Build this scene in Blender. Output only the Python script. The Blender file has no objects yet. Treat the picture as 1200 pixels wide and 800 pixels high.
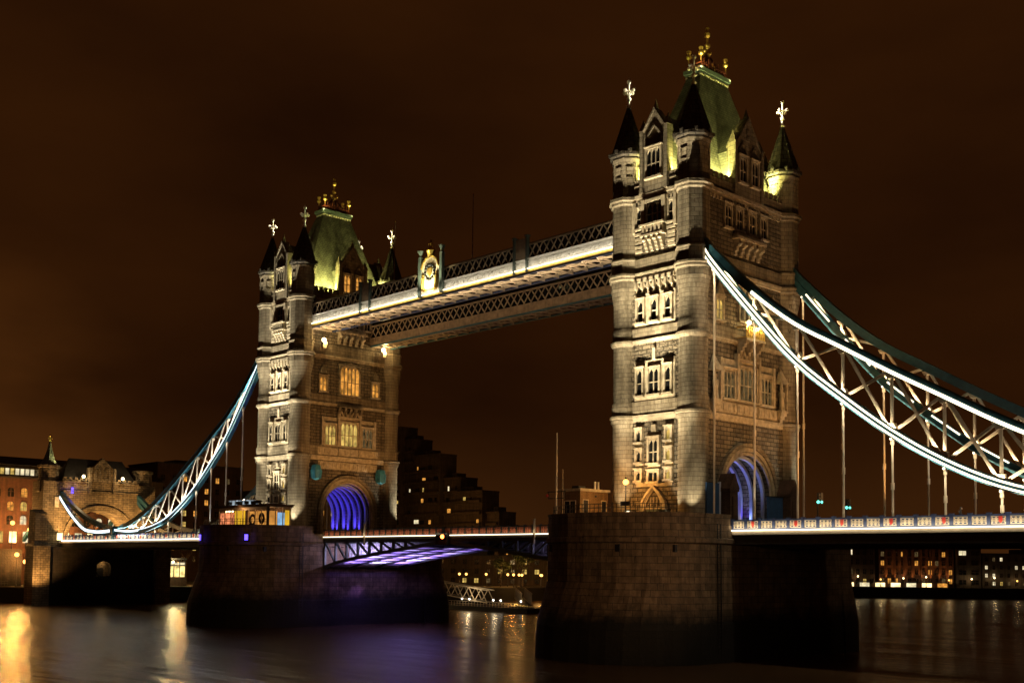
import bpy, bmesh, math, random
from mathutils import Vector, Matrix
R = math.radians; PI = math.pi
random.seed(7)
sc = bpy.context.scene
col = sc.collection

# ------------------------------------------------------------------ camera
cam_d = bpy.data.cameras.new('camera'); cam = bpy.data.objects.new('camera', cam_d); col.objects.link(cam)
sc.camera = cam
CAM = Vector((86.0976, -115.4454, 10.5))
th, pt, ro = .8096, .0642, .0123
fwd = Vector((-math.sin(th)*math.cos(pt), math.cos(th)*math.cos(pt), math.sin(pt)))
r0 = Vector((math.cos(th), math.sin(th), 0)); u0 = r0.cross(fwd)
rr = r0*math.cos(ro) + u0*math.sin(ro); uu = u0*math.cos(ro) - r0*math.sin(ro)
M4 = Matrix((rr, uu, -fwd)).transposed().to_4x4(); M4.translation = CAM
cam.matrix_world = M4
cam_d.sensor_width = 36; cam_d.lens = 1340.76/1200*36
cam_d.shift_x = 0; cam_d.shift_y = (574.49-400)/1200
cam_d.clip_start = 0.5; cam_d.clip_end = 12000

# ------------------------------------------------------------------ world, exposure
W = bpy.data.worlds.new('World'); sc.world = W; W.use_nodes = True
nt = W.node_tree; nt.nodes.clear()
def wn(t): return nt.nodes.new(t)
tc = wn('ShaderNodeTexCoord'); sep = wn('ShaderNodeSeparateXYZ'); nt.links.new(tc.outputs['Generated'], sep.inputs[0])
mp = wn('ShaderNodeMapping'); mp.inputs['Scale'].default_value = (1.5, 1.5, 3.6); nt.links.new(tc.outputs['Generated'], mp.inputs[0])
nz = wn('ShaderNodeTexNoise'); nz.inputs['Scale'].default_value = 1.6; nz.inputs['Detail'].default_value = 5; nz.inputs['Roughness'].default_value = .5
nt.links.new(mp.outputs[0], nz.inputs['Vector'])
rp = wn('ShaderNodeValToRGB'); rp.color_ramp.elements[0].position = .28; rp.color_ramp.elements[1].position = .76
rp.color_ramp.elements[0].color = (.0080, .0024, .0006, 1); rp.color_ramp.elements[1].color = (.0290, .0086, .0015, 1)
nt.links.new(nz.outputs[0], rp.inputs[0])
rh = wn('ShaderNodeValToRGB'); e = rh.color_ramp.elements            # town glow close to the horizon
e[0].position = 0; e[0].color = (.022, .0080, .0020, 1); e[1].position = .13; e[1].color = (.003, .0008, .0002, 1)
nt.links.new(sep.outputs['Z'], rh.inputs[0])
ad = wn('ShaderNodeMixRGB'); ad.blend_type = 'ADD'; ad.inputs[0].default_value = 1
nt.links.new(rp.outputs[0], ad.inputs[1]); nt.links.new(rh.outputs[0], ad.inputs[2])
vd = wn('ShaderNodeVectorMath'); vd.operation = 'DOT_PRODUCT'; nt.links.new(tc.outputs['Generated'], vd.inputs[0])   # brighter cloud over the town at the far left
vd.inputs[1].default_value = Vector((-.955, .29, .075)).normalized()
rg = wn('ShaderNodeValToRGB'); rg.color_ramp.elements[0].position = .982; rg.color_ramp.elements[0].color = (0, 0, 0, 1); rg.color_ramp.elements[1].position = 1.0; rg.color_ramp.elements[1].color = (.048, .0155, .0030, 1)
rg.color_ramp.interpolation = 'EASE'; nt.links.new(vd.outputs['Value'], rg.inputs[0])
gm = wn('ShaderNodeMixRGB'); gm.blend_type = 'MULTIPLY'; gm.inputs[0].default_value = 1; nt.links.new(rg.outputs[0], gm.inputs[1])
gr = wn('ShaderNodeMapRange'); gr.inputs[1].default_value = .35; gr.inputs[2].default_value = .62; nt.links.new(nz.outputs[0], gr.inputs[0]); nt.links.new(gr.outputs[0], gm.inputs[2])
ad2 = wn('ShaderNodeMixRGB'); ad2.blend_type = 'ADD'; ad2.inputs[0].default_value = 1; nt.links.new(ad.outputs[0], ad2.inputs[1]); nt.links.new(gm.outputs[0], ad2.inputs[2]); ad = ad2
bg = wn('ShaderNodeBackground'); bg.inputs[1].default_value = 1.0; nt.links.new(ad.outputs[0], bg.inputs[0])
wo = wn('ShaderNodeOutputWorld'); nt.links.new(bg.outputs[0], wo.inputs[0])
sc.view_settings.view_transform = 'Standard'; sc.view_settings.look = 'None'
sc.view_settings.exposure = 0; sc.view_settings.gamma = 1; sc.view_settings.use_curve_mapping = False
sc.render.engine = 'CYCLES'
sc.cycles.use_denoising = True
sc.cycles.max_bounces = 5; sc.cycles.diffuse_bounces = 2; sc.cycles.glossy_bounces = 3
sc.cycles.sample_clamp_indirect = 4; sc.cycles.use_light_tree = True
sc.cycles.caustics_reflective = False; sc.cycles.caustics_refractive = False

# ------------------------------------------------------------------ materials
def new_mat(name):
    m = bpy.data.materials.new(name); m.use_nodes = True
    return m, m.node_tree, m.node_tree.nodes['Principled BSDF']
def flat(name, c, rough=.6, metal=0., var=.25, scale=1.5, bump=0.0):
    m, t, b = new_mat(name)
    b.inputs['Roughness'].default_value = rough; b.inputs['Metallic'].default_value = metal
    g = t.nodes.new('ShaderNodeNewGeometry'); n = t.nodes.new('ShaderNodeTexNoise')
    n.inputs['Scale'].default_value = scale; n.inputs['Detail'].default_value = 5; t.links.new(g.outputs['Position'], n.inputs['Vector'])
    r = t.nodes.new('ShaderNodeValToRGB')
    r.color_ramp.elements[0].color = tuple(x*(1-var) for x in c) + (1,); r.color_ramp.elements[1].color = tuple(min(1, x*(1+var)) for x in c) + (1,)
    r.color_ramp.elements[0].position = .3; r.color_ramp.elements[1].position = .7
    t.links.new(n.outputs[0], r.inputs[0]); t.links.new(r.outputs[0], b.inputs['Base Color'])
    if bump:
        bp = t.nodes.new('ShaderNodeBump'); bp.inputs['Strength'].default_value = bump; bp.inputs['Distance'].default_value = .1
        t.links.new(n.outputs[0], bp.inputs['Height']); t.links.new(bp.outputs[0], b.inputs['Normal'])
    return m
def masonry(name, c1, c2, cm, bw, rh_, mortar=.03, bump=.6, rough=.85, stain=.45, dist=.08, wet=False):
    m, t, b = new_mat(name); N = t.nodes.new; L = t.links.new
    b.inputs['Roughness'].default_value = rough
    g = N('ShaderNodeNewGeometry')
    sp = N('ShaderNodeSeparateXYZ'); L(g.outputs['Position'], sp.inputs[0])
    sn = N('ShaderNodeSeparateXYZ'); L(g.outputs['Normal'], sn.inputs[0])
    def mt(op, a, bb):
        k = N('ShaderNodeMath'); k.operation = op
        for i, v in enumerate((a, bb)):
            if isinstance(v, (int, float)): k.inputs[i].default_value = v
            else: L(v, k.inputs[i])
        return k.outputs[0]
    u = mt('SUBTRACT', mt('MULTIPLY', sn.outputs[0], sp.outputs[1]), mt('MULTIPLY', sn.outputs[1], sp.outputs[0]))
    cb = N('ShaderNodeCombineXYZ'); L(u, cb.inputs[0]); L(sp.outputs[2], cb.inputs[1])
    br = N('ShaderNodeTexBrick'); L(cb.outputs[0], br.inputs['Vector'])
    br.inputs['Scale'].default_value = 1; br.inputs['Brick Width'].default_value = bw; br.inputs['Row Height'].default_value = rh_
    br.inputs['Mortar Size'].default_value = mortar; br.inputs['Mortar Smooth'].default_value = .3; br.inputs['Bias'].default_value = 0
    br.inputs['Color1'].default_value = (*c1, 1); br.inputs['Color2'].default_value = (*c2, 1); br.inputs['Mortar'].default_value = (*cm, 1)
    n = N('ShaderNodeTexNoise'); n.inputs['Scale'].default_value = .55; n.inputs['Detail'].default_value = 7; n.inputs['Roughness'].default_value = .65
    L(g.outputs['Position'], n.inputs['Vector'])
    r = N('ShaderNodeValToRGB'); r.color_ramp.elements[0].position = .32; r.color_ramp.elements[1].position = .68
    r.color_ramp.elements[0].color = (1-stain,)*3 + (1,); r.color_ramp.elements[1].color = (1, 1, 1, 1); L(n.outputs[0], r.inputs[0])
    mx = N('ShaderNodeMixRGB'); mx.blend_type = 'MULTIPLY'; mx.inputs[0].default_value = 1
    L(br.outputs[0], mx.inputs[1]); L(r.outputs[0], mx.inputs[2]); out = mx.outputs[0]
    mps = N('ShaderNodeMapping'); mps.inputs['Scale'].default_value = (1.6, 1.6, .12); L(g.outputs['Position'], mps.inputs[0])
    ns = N('ShaderNodeTexNoise'); ns.inputs['Scale'].default_value = 1.0; ns.inputs['Detail'].default_value = 6; ns.inputs['Roughness'].default_value = .6; L(mps.outputs[0], ns.inputs['Vector'])
    rs = N('ShaderNodeValToRGB'); rs.color_ramp.elements[0].position = .36; rs.color_ramp.elements[1].position = .60
    rs.color_ramp.elements[0].color = (.52, .49, .44, 1); rs.color_ramp.elements[1].color = (1, 1, 1, 1); L(ns.outputs[0], rs.inputs[0])
    m3 = N('ShaderNodeMixRGB'); m3.blend_type = 'MULTIPLY'; m3.inputs[0].default_value = .8; L(out, m3.inputs[1]); L(rs.outputs[0], m3.inputs[2]); out = m3.outputs[0]
    if wet:                                                       # tide mark: weed-blackened stone below the high-water line
        zz = mt('ADD', sp.outputs[2], mt('MULTIPLY', n.outputs[0], 2.2))
        rw = N('ShaderNodeValToRGB'); mr = N('ShaderNodeMapRange'); mr.inputs[1].default_value = 5.4; mr.inputs[2].default_value = 7.6
        L(zz, mr.inputs[0]); L(mr.outputs[0], rw.inputs[0]); rw.color_ramp.elements[0].color = (.035, .04, .028, 1); rw.color_ramp.elements[1].color = (1, 1, 1, 1)
        m2 = N('ShaderNodeMixRGB'); m2.blend_type = 'MULTIPLY'; m2.inputs[0].default_value = 1; L(out, m2.inputs[1]); L(rw.outputs[0], m2.inputs[2]); out = m2.outputs[0]
    L(out, b.inputs['Base Color'])
    n2 = N('ShaderNodeTexNoise'); n2.inputs['Scale'].default_value = 3.2; n2.inputs['Detail'].default_value = 4; L(g.outputs['Position'], n2.inputs['Vector'])
    h = mt('ADD', mt('MULTIPLY', br.outputs['Fac'], -1.0), mt('MULTIPLY', n2.outputs[0], 1.3))
    bp = N('ShaderNodeBump'); bp.inputs['Strength'].default_value = bump; bp.inputs['Distance'].default_value = dist
    L(h, bp.inputs['Height']); L(bp.outputs[0], b.inputs['Normal'])
    return m
def emit(name, c, s, var=0.0, scale=1.5, sample=True):
    m = bpy.data.materials.new(name); m.use_nodes = True; t = m.node_tree; t.nodes.clear()
    e = t.nodes.new('ShaderNodeEmission'); o = t.nodes.new('ShaderNodeOutputMaterial'); t.links.new(e.outputs[0], o.inputs[0])
    e.inputs[0].default_value = (*c, 1); e.inputs[1].default_value = s
    if var:
        g = t.nodes.new('ShaderNodeNewGeometry'); n = t.nodes.new('ShaderNodeTexNoise'); n.inputs['Scale'].default_value = scale; n.inputs['Detail'].default_value = 3
        t.links.new(g.outputs['Position'], n.inputs['Vector'])
        mr = t.nodes.new('ShaderNodeMapRange'); mr.inputs[1].default_value = .3; mr.inputs[2].default_value = .7
        mr.inputs[3].default_value = s*(1-var); mr.inputs[4].default_value = s*(1+var); t.links.new(n.outputs[0], mr.inputs[0]); t.links.new(mr.outputs[0], e.inputs[1])
    if not sample: m.cycles.emission_sampling = 'NONE'
    return m
M = {}
M['ashlar'] = masonry('portland_ashlar', (.43, .37, .265), (.32, .27, .19), (.15, .12, .08), 1.05, .52, .03, .6, stain=.4, dist=.08)
M['dress'] = flat('dressed_stone', (.46, .395, .285), .8, 0, .34, 1.6, .5)
M['granite'] = masonry('rough_granite', (.36, .30, .21), (.20, .165, .115), (.07, .055, .035), 1.3, .52, .06, 1.0, stain=.4, dist=.22)
M['pier'] = masonry('pier_granite', (.30, .205, .125), (.19, .13, .08), (.06, .045, .03), 1.5, .72, .03, .6, stain=.55, dist=.08, wet=True)
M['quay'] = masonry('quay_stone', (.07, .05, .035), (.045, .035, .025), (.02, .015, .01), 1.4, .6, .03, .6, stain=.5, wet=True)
M['abut'] = masonry('abutment_stone', (.34, .26, .16), (.20, .15, .09), (.08, .06, .04), 1.1, .5, .045, .9, stain=.4, dist=.15)
M['brick'] = masonry('red_brick', (.17, .065, .035), (.11, .042, .024), (.09, .06, .045), .5, .17, .02, .3, stain=.4, dist=.02)
M['brownbrick'] = masonry('brown_brick', (.13, .07, .04), (.09, .05, .03), (.06, .04, .03), .5, .17, .02, .3, stain=.4, dist=.02)
M['concrete'] = masonry('dark_concrete', (.15, .11, .08), (.11, .085, .06), (.035, .028, .02), 3.6, 2.9, .03, .2, stain=.4)
M['slate'] = masonry('roof_slate', (.22, .22, .16), (.15, .15, .11), (.03, .03, .025), .55, .34, .03, .5, rough=.6, stain=.5, dist=.05)
M['spire'] = masonry('spire_stone', (.17, .145, .11), (.11, .095, .075), (.03, .025, .02), .8, .62, .05, .8, rough=.75, stain=.45, dist=.08)
M['darkroof'] = flat('dark_roof', (.03, .027, .025), .7, 0, .3)
M['teal'] = flat('teal_paint', (.035, .13, .18), .4, 0, .2)
M['boss'] = flat('blue_cast_paint', (.05, .26, .42), .45, 0, .25)
M['navy'] = flat('blue_paint', (.035, .055, .14), .4, 0, .2)
M['cream'] = flat('cream_paint', (.68, .58, .44), .45, 0, .12)
M['palegreen'] = flat('grey_green_paint', (.10, .13, .115), .45, 0, .2)
M['lilac'] = flat('bascule_lit_tone', (.62, .60, .66), .5, 0, .2)  # paler than the front girder: the inner webs' lit look put into colour
M['lattice'] = flat('lattice_paint', (.34, .25, .16), .55, 0, .3)
M['gold'] = flat('gilding', (.95, .62, .16), .3, .75, .2); M['palegilt'] = flat('pale_gilding', (.90, .80, .60), .45, .2, .15)
M['white'] = flat('white_paint', (.78, .76, .70), .45, 0, .08)
M['iron'] = flat('dark_iron', (.03, .03, .032), .5, .3, .3)
M['deckdark'] = flat('girder_paint', (.055, .045, .038), .6, 0, .3)
M['crownred'] = flat('oxide_red_crest', (.16, .045, .02), .5, .2, .3)
M['asphalt'] = flat('asphalt', (.05, .05, .05), .85, 0, .3, 3)
M['earth'] = flat('bank_ground', (.05, .042, .03), .9, 0, .35, .2)
M['glass'] = flat('dark_glass', (.012, .013, .014), .12, 0, .2)
M['red'] = flat('red_paint', (.55, .05, .035), .45, 0, .15)
M['darkred'] = flat('red_tracery_paint', (.48, .14, .07), .5, 0, .2)
M['ribs'] = flat('arch_rib_paint', (.50, .56, .66), .45, 0, .1)
M['bark'] = flat('bark', (.06, .04, .025), .9, 0, .4, 3)
M['leaf'] = flat('dark_foliage', (.045, .06, .02), .7, 0, .4, .8)
M['cabin'] = masonry('cabin_brick', (.36, .22, .09), (.30, .18, .07), (.16, .10, .05), .5, .17, .02, .2, stain=.3)
M['hoard'] = flat('blue_hoarding', (.03, .09, .22), .5, 0, .2)
M['skin'] = flat('skin', (.42, .26, .19), .55, 0, .1)
M['cloth'] = flat('dark_jacket', (.02, .02, .024), .8, 0, .3)
M['led'] = emit('led_warm_white', (1, .83, .55), 3.4)
M['ledw'] = emit('led_white', (1, .90, .72), 4.5)
M['ledc'] = emit('led_cool_white', (.80, .95, 1), 2.2)
M['ledd'] = emit('led_dim_warm', (1, .82, .58), 2.0)
M['bulb'] = emit('sodium_bulb', (1, .47, .10), 4.5)
M['bulbw'] = emit('warm_bulb', (1, .74, .36), 7)
M['bulbr'] = emit('red_signal_bulb', (1, .20, .03), 14)
M['blueglow'] = emit('blue_lamp', (.10, .06, 1), 4)
M['green'] = emit('green_signal', (.15, 1, .75), 3)
M['wy'] = emit('window_yellow', (1, .66, .16), .62, .65, .9, False)
M['wo'] = emit('window_orange', (1, .42, .07), .7, .7, 1.0, False)
M['wd'] = emit('window_dim', (.9, .60, .24), .085, 1.0, 1.9, False)
M['ww'] = emit('window_pale', (1, .84, .50), .9, .5, .6, False)
M['wb'] = emit('window_bright', (1, .72, .32), 2.6, .6, .5)
M['wgreen'] = emit('window_green', (.4, 1, .55), .8, .2, 1, False)
def water():
    m, t, b = new_mat('river_water'); N = t.nodes.new; L = t.links.new
    b.inputs['Base Color'].default_value = (.08, .045, .02, 1); b.inputs['Roughness'].default_value = .27; b.inputs['IOR'].default_value = 1.33
    g = N('ShaderNodeNewGeometry'); mp = N('ShaderNodeMapping'); mp.inputs['Rotation'].default_value = (0, 0, R(-46)); mp.inputs['Scale'].default_value = (.09, .42, 1)
    L(g.outputs['Position'], mp.inputs[0])
    n = N('ShaderNodeTexNoise'); n.inputs['Scale'].default_value = 1.0; n.inputs['Detail'].default_value = 4; L(mp.outputs[0], n.inputs['Vector'])
    n2 = N('ShaderNodeTexNoise'); n2.inputs['Scale'].default_value = .16; n2.inputs['Detail'].default_value = 3; L(mp.outputs[0], n2.inputs['Vector'])
    a = N('ShaderNodeMath'); a.operation = 'MULTIPLY_ADD'; L(n2.outputs[0], a.inputs[0]); a.inputs[1].default_value = 4.0; L(n.outputs[0], a.inputs[2])
    bp = N('ShaderNodeBump'); bp.inputs['Strength'].default_value = .5; bp.inputs['Distance'].default_value = .5
    L(a.outputs[0], bp.inputs['Height']); L(bp.outputs[0], b.inputs['Normal'])
    return m
M['water'] = water()

# ------------------------------------------------------------------ mesh helpers
class MB:
    def __init__(s, xf=None): s.v = []; s.f = []; s.sm = []; s.xf = xf
    def add(s, vs, fs, smooth=False):
        o = len(s.v); s.v += [tuple(s.xf(*p)) if s.xf else tuple(p) for p in vs]
        s.f += [tuple(i+o for i in f) for f in fs]; s.sm += [smooth]*len(fs); return s
    def box(s, x0, x1, y0, y1, z0, z1):
        return s.add([(x0,y0,z0),(x1,y0,z0),(x1,y1,z0),(x0,y1,z0),(x0,y0,z1),(x1,y0,z1),(x1,y1,z1),(x0,y1,z1)],
                     [(0,3,2,1),(4,5,6,7),(0,1,5,4),(1,2,6,5),(2,3,7,6),(3,0,4,7)])
    def prism(s, poly, a0, a1, axis='n'):
        # poly of (p, q); axis 'x': (y,z) extruded along x; 'y': (x,z) along y; 'z': (x,y) along z
        n = len(poly)
        def pt(p, a): return (a, p[0], p[1]) if axis == 'x' else (p[0], a, p[1]) if axis == 'y' else (p[0], p[1], a)
        vs = [pt(p, a0) for p in poly] + [pt(p, a1) for p in poly]
        return s.add(vs, [tuple(range(n))[::-1], tuple(range(n, 2*n))] + [(i, (i+1) % n, n+(i+1) % n, n+i) for i in range(n)])
    def loft(s, rings, caps=True, smooth=False):
        n = len(rings[0]); vs = [p for r in rings for p in r]; fs = []
        for k in range(len(rings)-1):
            for i in range(n): fs.append((k*n+i, k*n+(i+1) % n, (k+1)*n+(i+1) % n, (k+1)*n+i))
        if caps: fs += [tuple(range(n))[::-1], tuple(range((len(rings)-1)*n, len(rings)*n))]
        return s.add(vs, fs, smooth)
    def lathe(s, prof, cx=0, cy=0, n=16, ph=0., smooth=True, caps=True):
        return s.loft([[(cx+r*math.cos(ph+2*PI*i/n), cy+r*math.sin(ph+2*PI*i/n), z) for i in range(n)] for z, r in prof], caps, smooth)
    def bar(s, p0, p1, w, h, up=(0, 0, 1)):
        p0, p1 = Vector(p0), Vector(p1); d = (p1-p0).normalized(); up = Vector(up)
        if abs(d.dot(up)) > .98: up = Vector((0, 1, 0))
        a = d.cross(up).normalized(); b = a.cross(d).normalized()
        q = [(-w/2, -h/2), (w/2, -h/2), (w/2, h/2), (-w/2, h/2)]
        return s.add([tuple(p+a*i+b*j) for p in (p0, p1) for i, j in q], [(3,2,1,0),(4,5,6,7),(0,1,5,4),(1,2,6,5),(2,3,7,6),(3,0,4,7)])
    def tube(s, p0, p1, r0, r1=None, n=8):
        r1 = r0 if r1 is None else r1; p0, p1 = Vector(p0), Vector(p1); d = (p1-p0).normalized()
        a = d.orthogonal().normalized(); b = d.cross(a)
        return s.loft([[tuple(p+(a*math.cos(2*PI*i/n)+b*math.sin(2*PI*i/n))*r) for i in range(n)] for p, r in ((p0, r0), (p1, r1))], True, n > 6)
    def ball(s, c, r, n=10, sz=1.):
        return s.lathe([(c[2]+r*sz*math.sin(t), max(.001, r*math.cos(t))) for t in [(-.5+k/6)*PI for k in range(7)]], c[0], c[1], n)
    def ring(s, c, R0, R1, y0, y1, n=10):
        # flat ring facing y
        for i in range(n):
            a, b = 2*PI*i/n, 2*PI*(i+1)/n
            s.prism([(c[0]+R0*math.cos(a), c[1]+R0*math.sin(a)), (c[0]+R1*math.cos(a), c[1]+R1*math.sin(a)),
                     (c[0]+R1*math.cos(b), c[1]+R1*math.sin(b)), (c[0]+R0*math.cos(b), c[1]+R0*math.sin(b))], y0, y1, 'y')
        return s
    def mesh(s, name, mat):
        me = bpy.data.meshes.new(name); me.from_pydata(s.v, [], s.f)
        me.polygons.foreach_set('use_smooth', s.sm)
        bm = bmesh.new(); bm.from_mesh(me); bmesh.ops.recalc_face_normals(bm, faces=bm.faces); bm.to_mesh(me); bm.free()
        if any(s.sm): me.set_sharp_from_angle(angle=R(38))
        me.materials.append(M[mat] if isinstance(mat, str) else mat); return me
    def build(s, name, mat, parent=None):
        return inst(s.mesh(name, mat), name, parent)
def inst(me, name, parent=None, loc=(0, 0, 0), rz=0.):
    o = bpy.data.objects.new(name, me); col.objects.link(o); o.location = loc; o.rotation_euler = (0, 0, rz)
    if parent: o.parent = parent
    return o
def tag(o, label=None, cat=None, group=None, kind=None):
    if label: o['label'] = label
    if cat: o['category'] = cat
    if group: o['group'] = group
    if kind: o['kind'] = kind
    return o
def thing(name, label, cat, loc=(0, 0, 0), rz=0., group=None):
    o = bpy.data.objects.new(name, None); col.objects.link(o); o.location = loc; o.rotation_euler = (0, 0, rz); o.empty_display_size = .5
    return tag(o, label, cat, group)
def lamp(kind, loc, power, c, parent=None, target=None, size=.15, cone=60, blend=.6, name=None):
    d = bpy.data.lights.new(name or kind.lower()+'_light', kind); d.energy = power; d.color = c
    if kind in ('POINT', 'SPOT'): d.shadow_soft_size = size
    if kind == 'SPOT': d.spot_size = R(cone); d.spot_blend = blend
    o = bpy.data.objects.new(d.name, d); col.objects.link(o)
    if parent: o.parent = parent
    o.location = loc
    if target is not None: o.rotation_euler = (Vector(target)-Vector(loc)).to_track_quat('-Z', 'Y').to_euler()
    return o
def strip_lamp(a, c, power, col_, towards, parent=None, w=.12, spread=170):
    # a strip-shaped area lamp from a to c, facing 'towards'
    a, c = Vector(a), Vector(c); d = bpy.data.lights.new('strip_light', 'AREA'); d.shape = 'RECTANGLE'; d.size = (c-a).length; d.size_y = w; d.energy = power; d.color = col_; d.spread = R(spread)
    o = bpy.data.objects.new('strip_light', d); col.objects.link(o); X_ = (c-a).normalized(); Z_ = -Vector(towards); Z_ = (Z_-X_*Z_.dot(X_)).normalized(); Y_ = Z_.cross(X_)
    m = Matrix((X_, Y_, Z_)).transposed().to_4x4(); m.translation = (a+c)/2
    if parent: o.parent = parent
    o.matrix_basis = m
    return o
def arc(hw, z0, h, n=20, cy=0.): return [(cy-hw*math.cos(PI*i/n), z0+h*math.sin(PI*i/n)) for i in range(n+1)]

# ------------------------------------------------------------------ setting: water, banks
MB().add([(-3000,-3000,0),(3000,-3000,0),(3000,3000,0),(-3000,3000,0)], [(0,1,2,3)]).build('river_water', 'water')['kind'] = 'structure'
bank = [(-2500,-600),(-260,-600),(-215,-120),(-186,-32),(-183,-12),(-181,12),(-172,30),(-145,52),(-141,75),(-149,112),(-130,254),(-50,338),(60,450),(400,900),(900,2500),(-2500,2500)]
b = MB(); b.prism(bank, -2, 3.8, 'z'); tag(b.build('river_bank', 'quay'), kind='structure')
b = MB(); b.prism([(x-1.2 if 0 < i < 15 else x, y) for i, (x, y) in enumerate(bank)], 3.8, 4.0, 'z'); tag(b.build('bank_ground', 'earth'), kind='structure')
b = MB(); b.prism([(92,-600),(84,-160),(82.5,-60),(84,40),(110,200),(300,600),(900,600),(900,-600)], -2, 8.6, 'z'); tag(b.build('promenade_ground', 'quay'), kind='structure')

# ------------------------------------------------------------------ tower
TF, TG, CX, CY = 5.9, 10.15, 5.03, 9.34
def faces():
    return {'front': (lambda s, n, z: (s, -(TG+n), z)), 'side': (lambda s, n, z: (TF+n, s, z)),
            'rear': (lambda s, n, z: (-s, TG+n, z)), 'inner': (lambda s, n, z: (-(TF+n), -s, z))}
FC = faces()
def window(root, F, s, z0, w, h, lights=2, pane='glass', transom=True, arch=True, label=None, n0=0., surround=.28, hood=True):
    fr = MB(F); d = n0+.26
    fr.box(s-w/2-surround, s-w/2, n0, d, z0-.05, z0+h+.05); fr.box(s+w/2, s+w/2+surround, n0, d, z0-.05, z0+h+.05)
    fr.box(s-w/2-surround-.08, s+w/2+surround+.08, n0, d+.16, z0-.3, z0-.05)
    fr.box(s-w/2-surround, s+w/2+surround, n0, d, z0+h+.05, z0+h+.32)
    if hood: fr.box(s-w/2-surround-.1, s+w/2+surround+.1, n0, d+.14, z0+h+.32, z0+h+.46)
    lw = w/lights; mw = min(.16, lw*.2)
    for i in range(1, lights): fr.box(s-w/2+i*lw-mw/2, s-w/2+i*lw+mw/2, n0, n0+.17, z0, z0+h)
    if transom: fr.box(s-w/2, s+w/2, n0, n0+.16, z0+h*.46-.06, z0+h*.46+.06)
    if arch:
        ah = min(lw*.75, h*.3)
        for i in range(lights):
            a, c = s-w/2+i*lw, s-w/2+(i+1)*lw; m = (a+c)/2
            for sg, e in ((1, a), (-1, c)):
                P = [(e, z0+h-ah), (e, z0+h), (m, z0+h), (m-sg*lw*.2, z0+h-ah*.32)]
                fr.add([(p, n0+.02, q) for p, q in P]+[(p, n0+.15, q) for p, q in P], [(3,2,1,0),(4,5,6,7),(0,1,5,4),(1,2,6,5),(2,3,7,6),(3,0,4,7)])
    o = fr.build('window', 'dress', root)
    p = MB(F); p.box(s-w/2, s+w/2, n0-.02, n0+.05, z0-.05, z0+h+.05); p.build('pane', pane, o)
    if label: o['label'] = label
    return o

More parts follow.
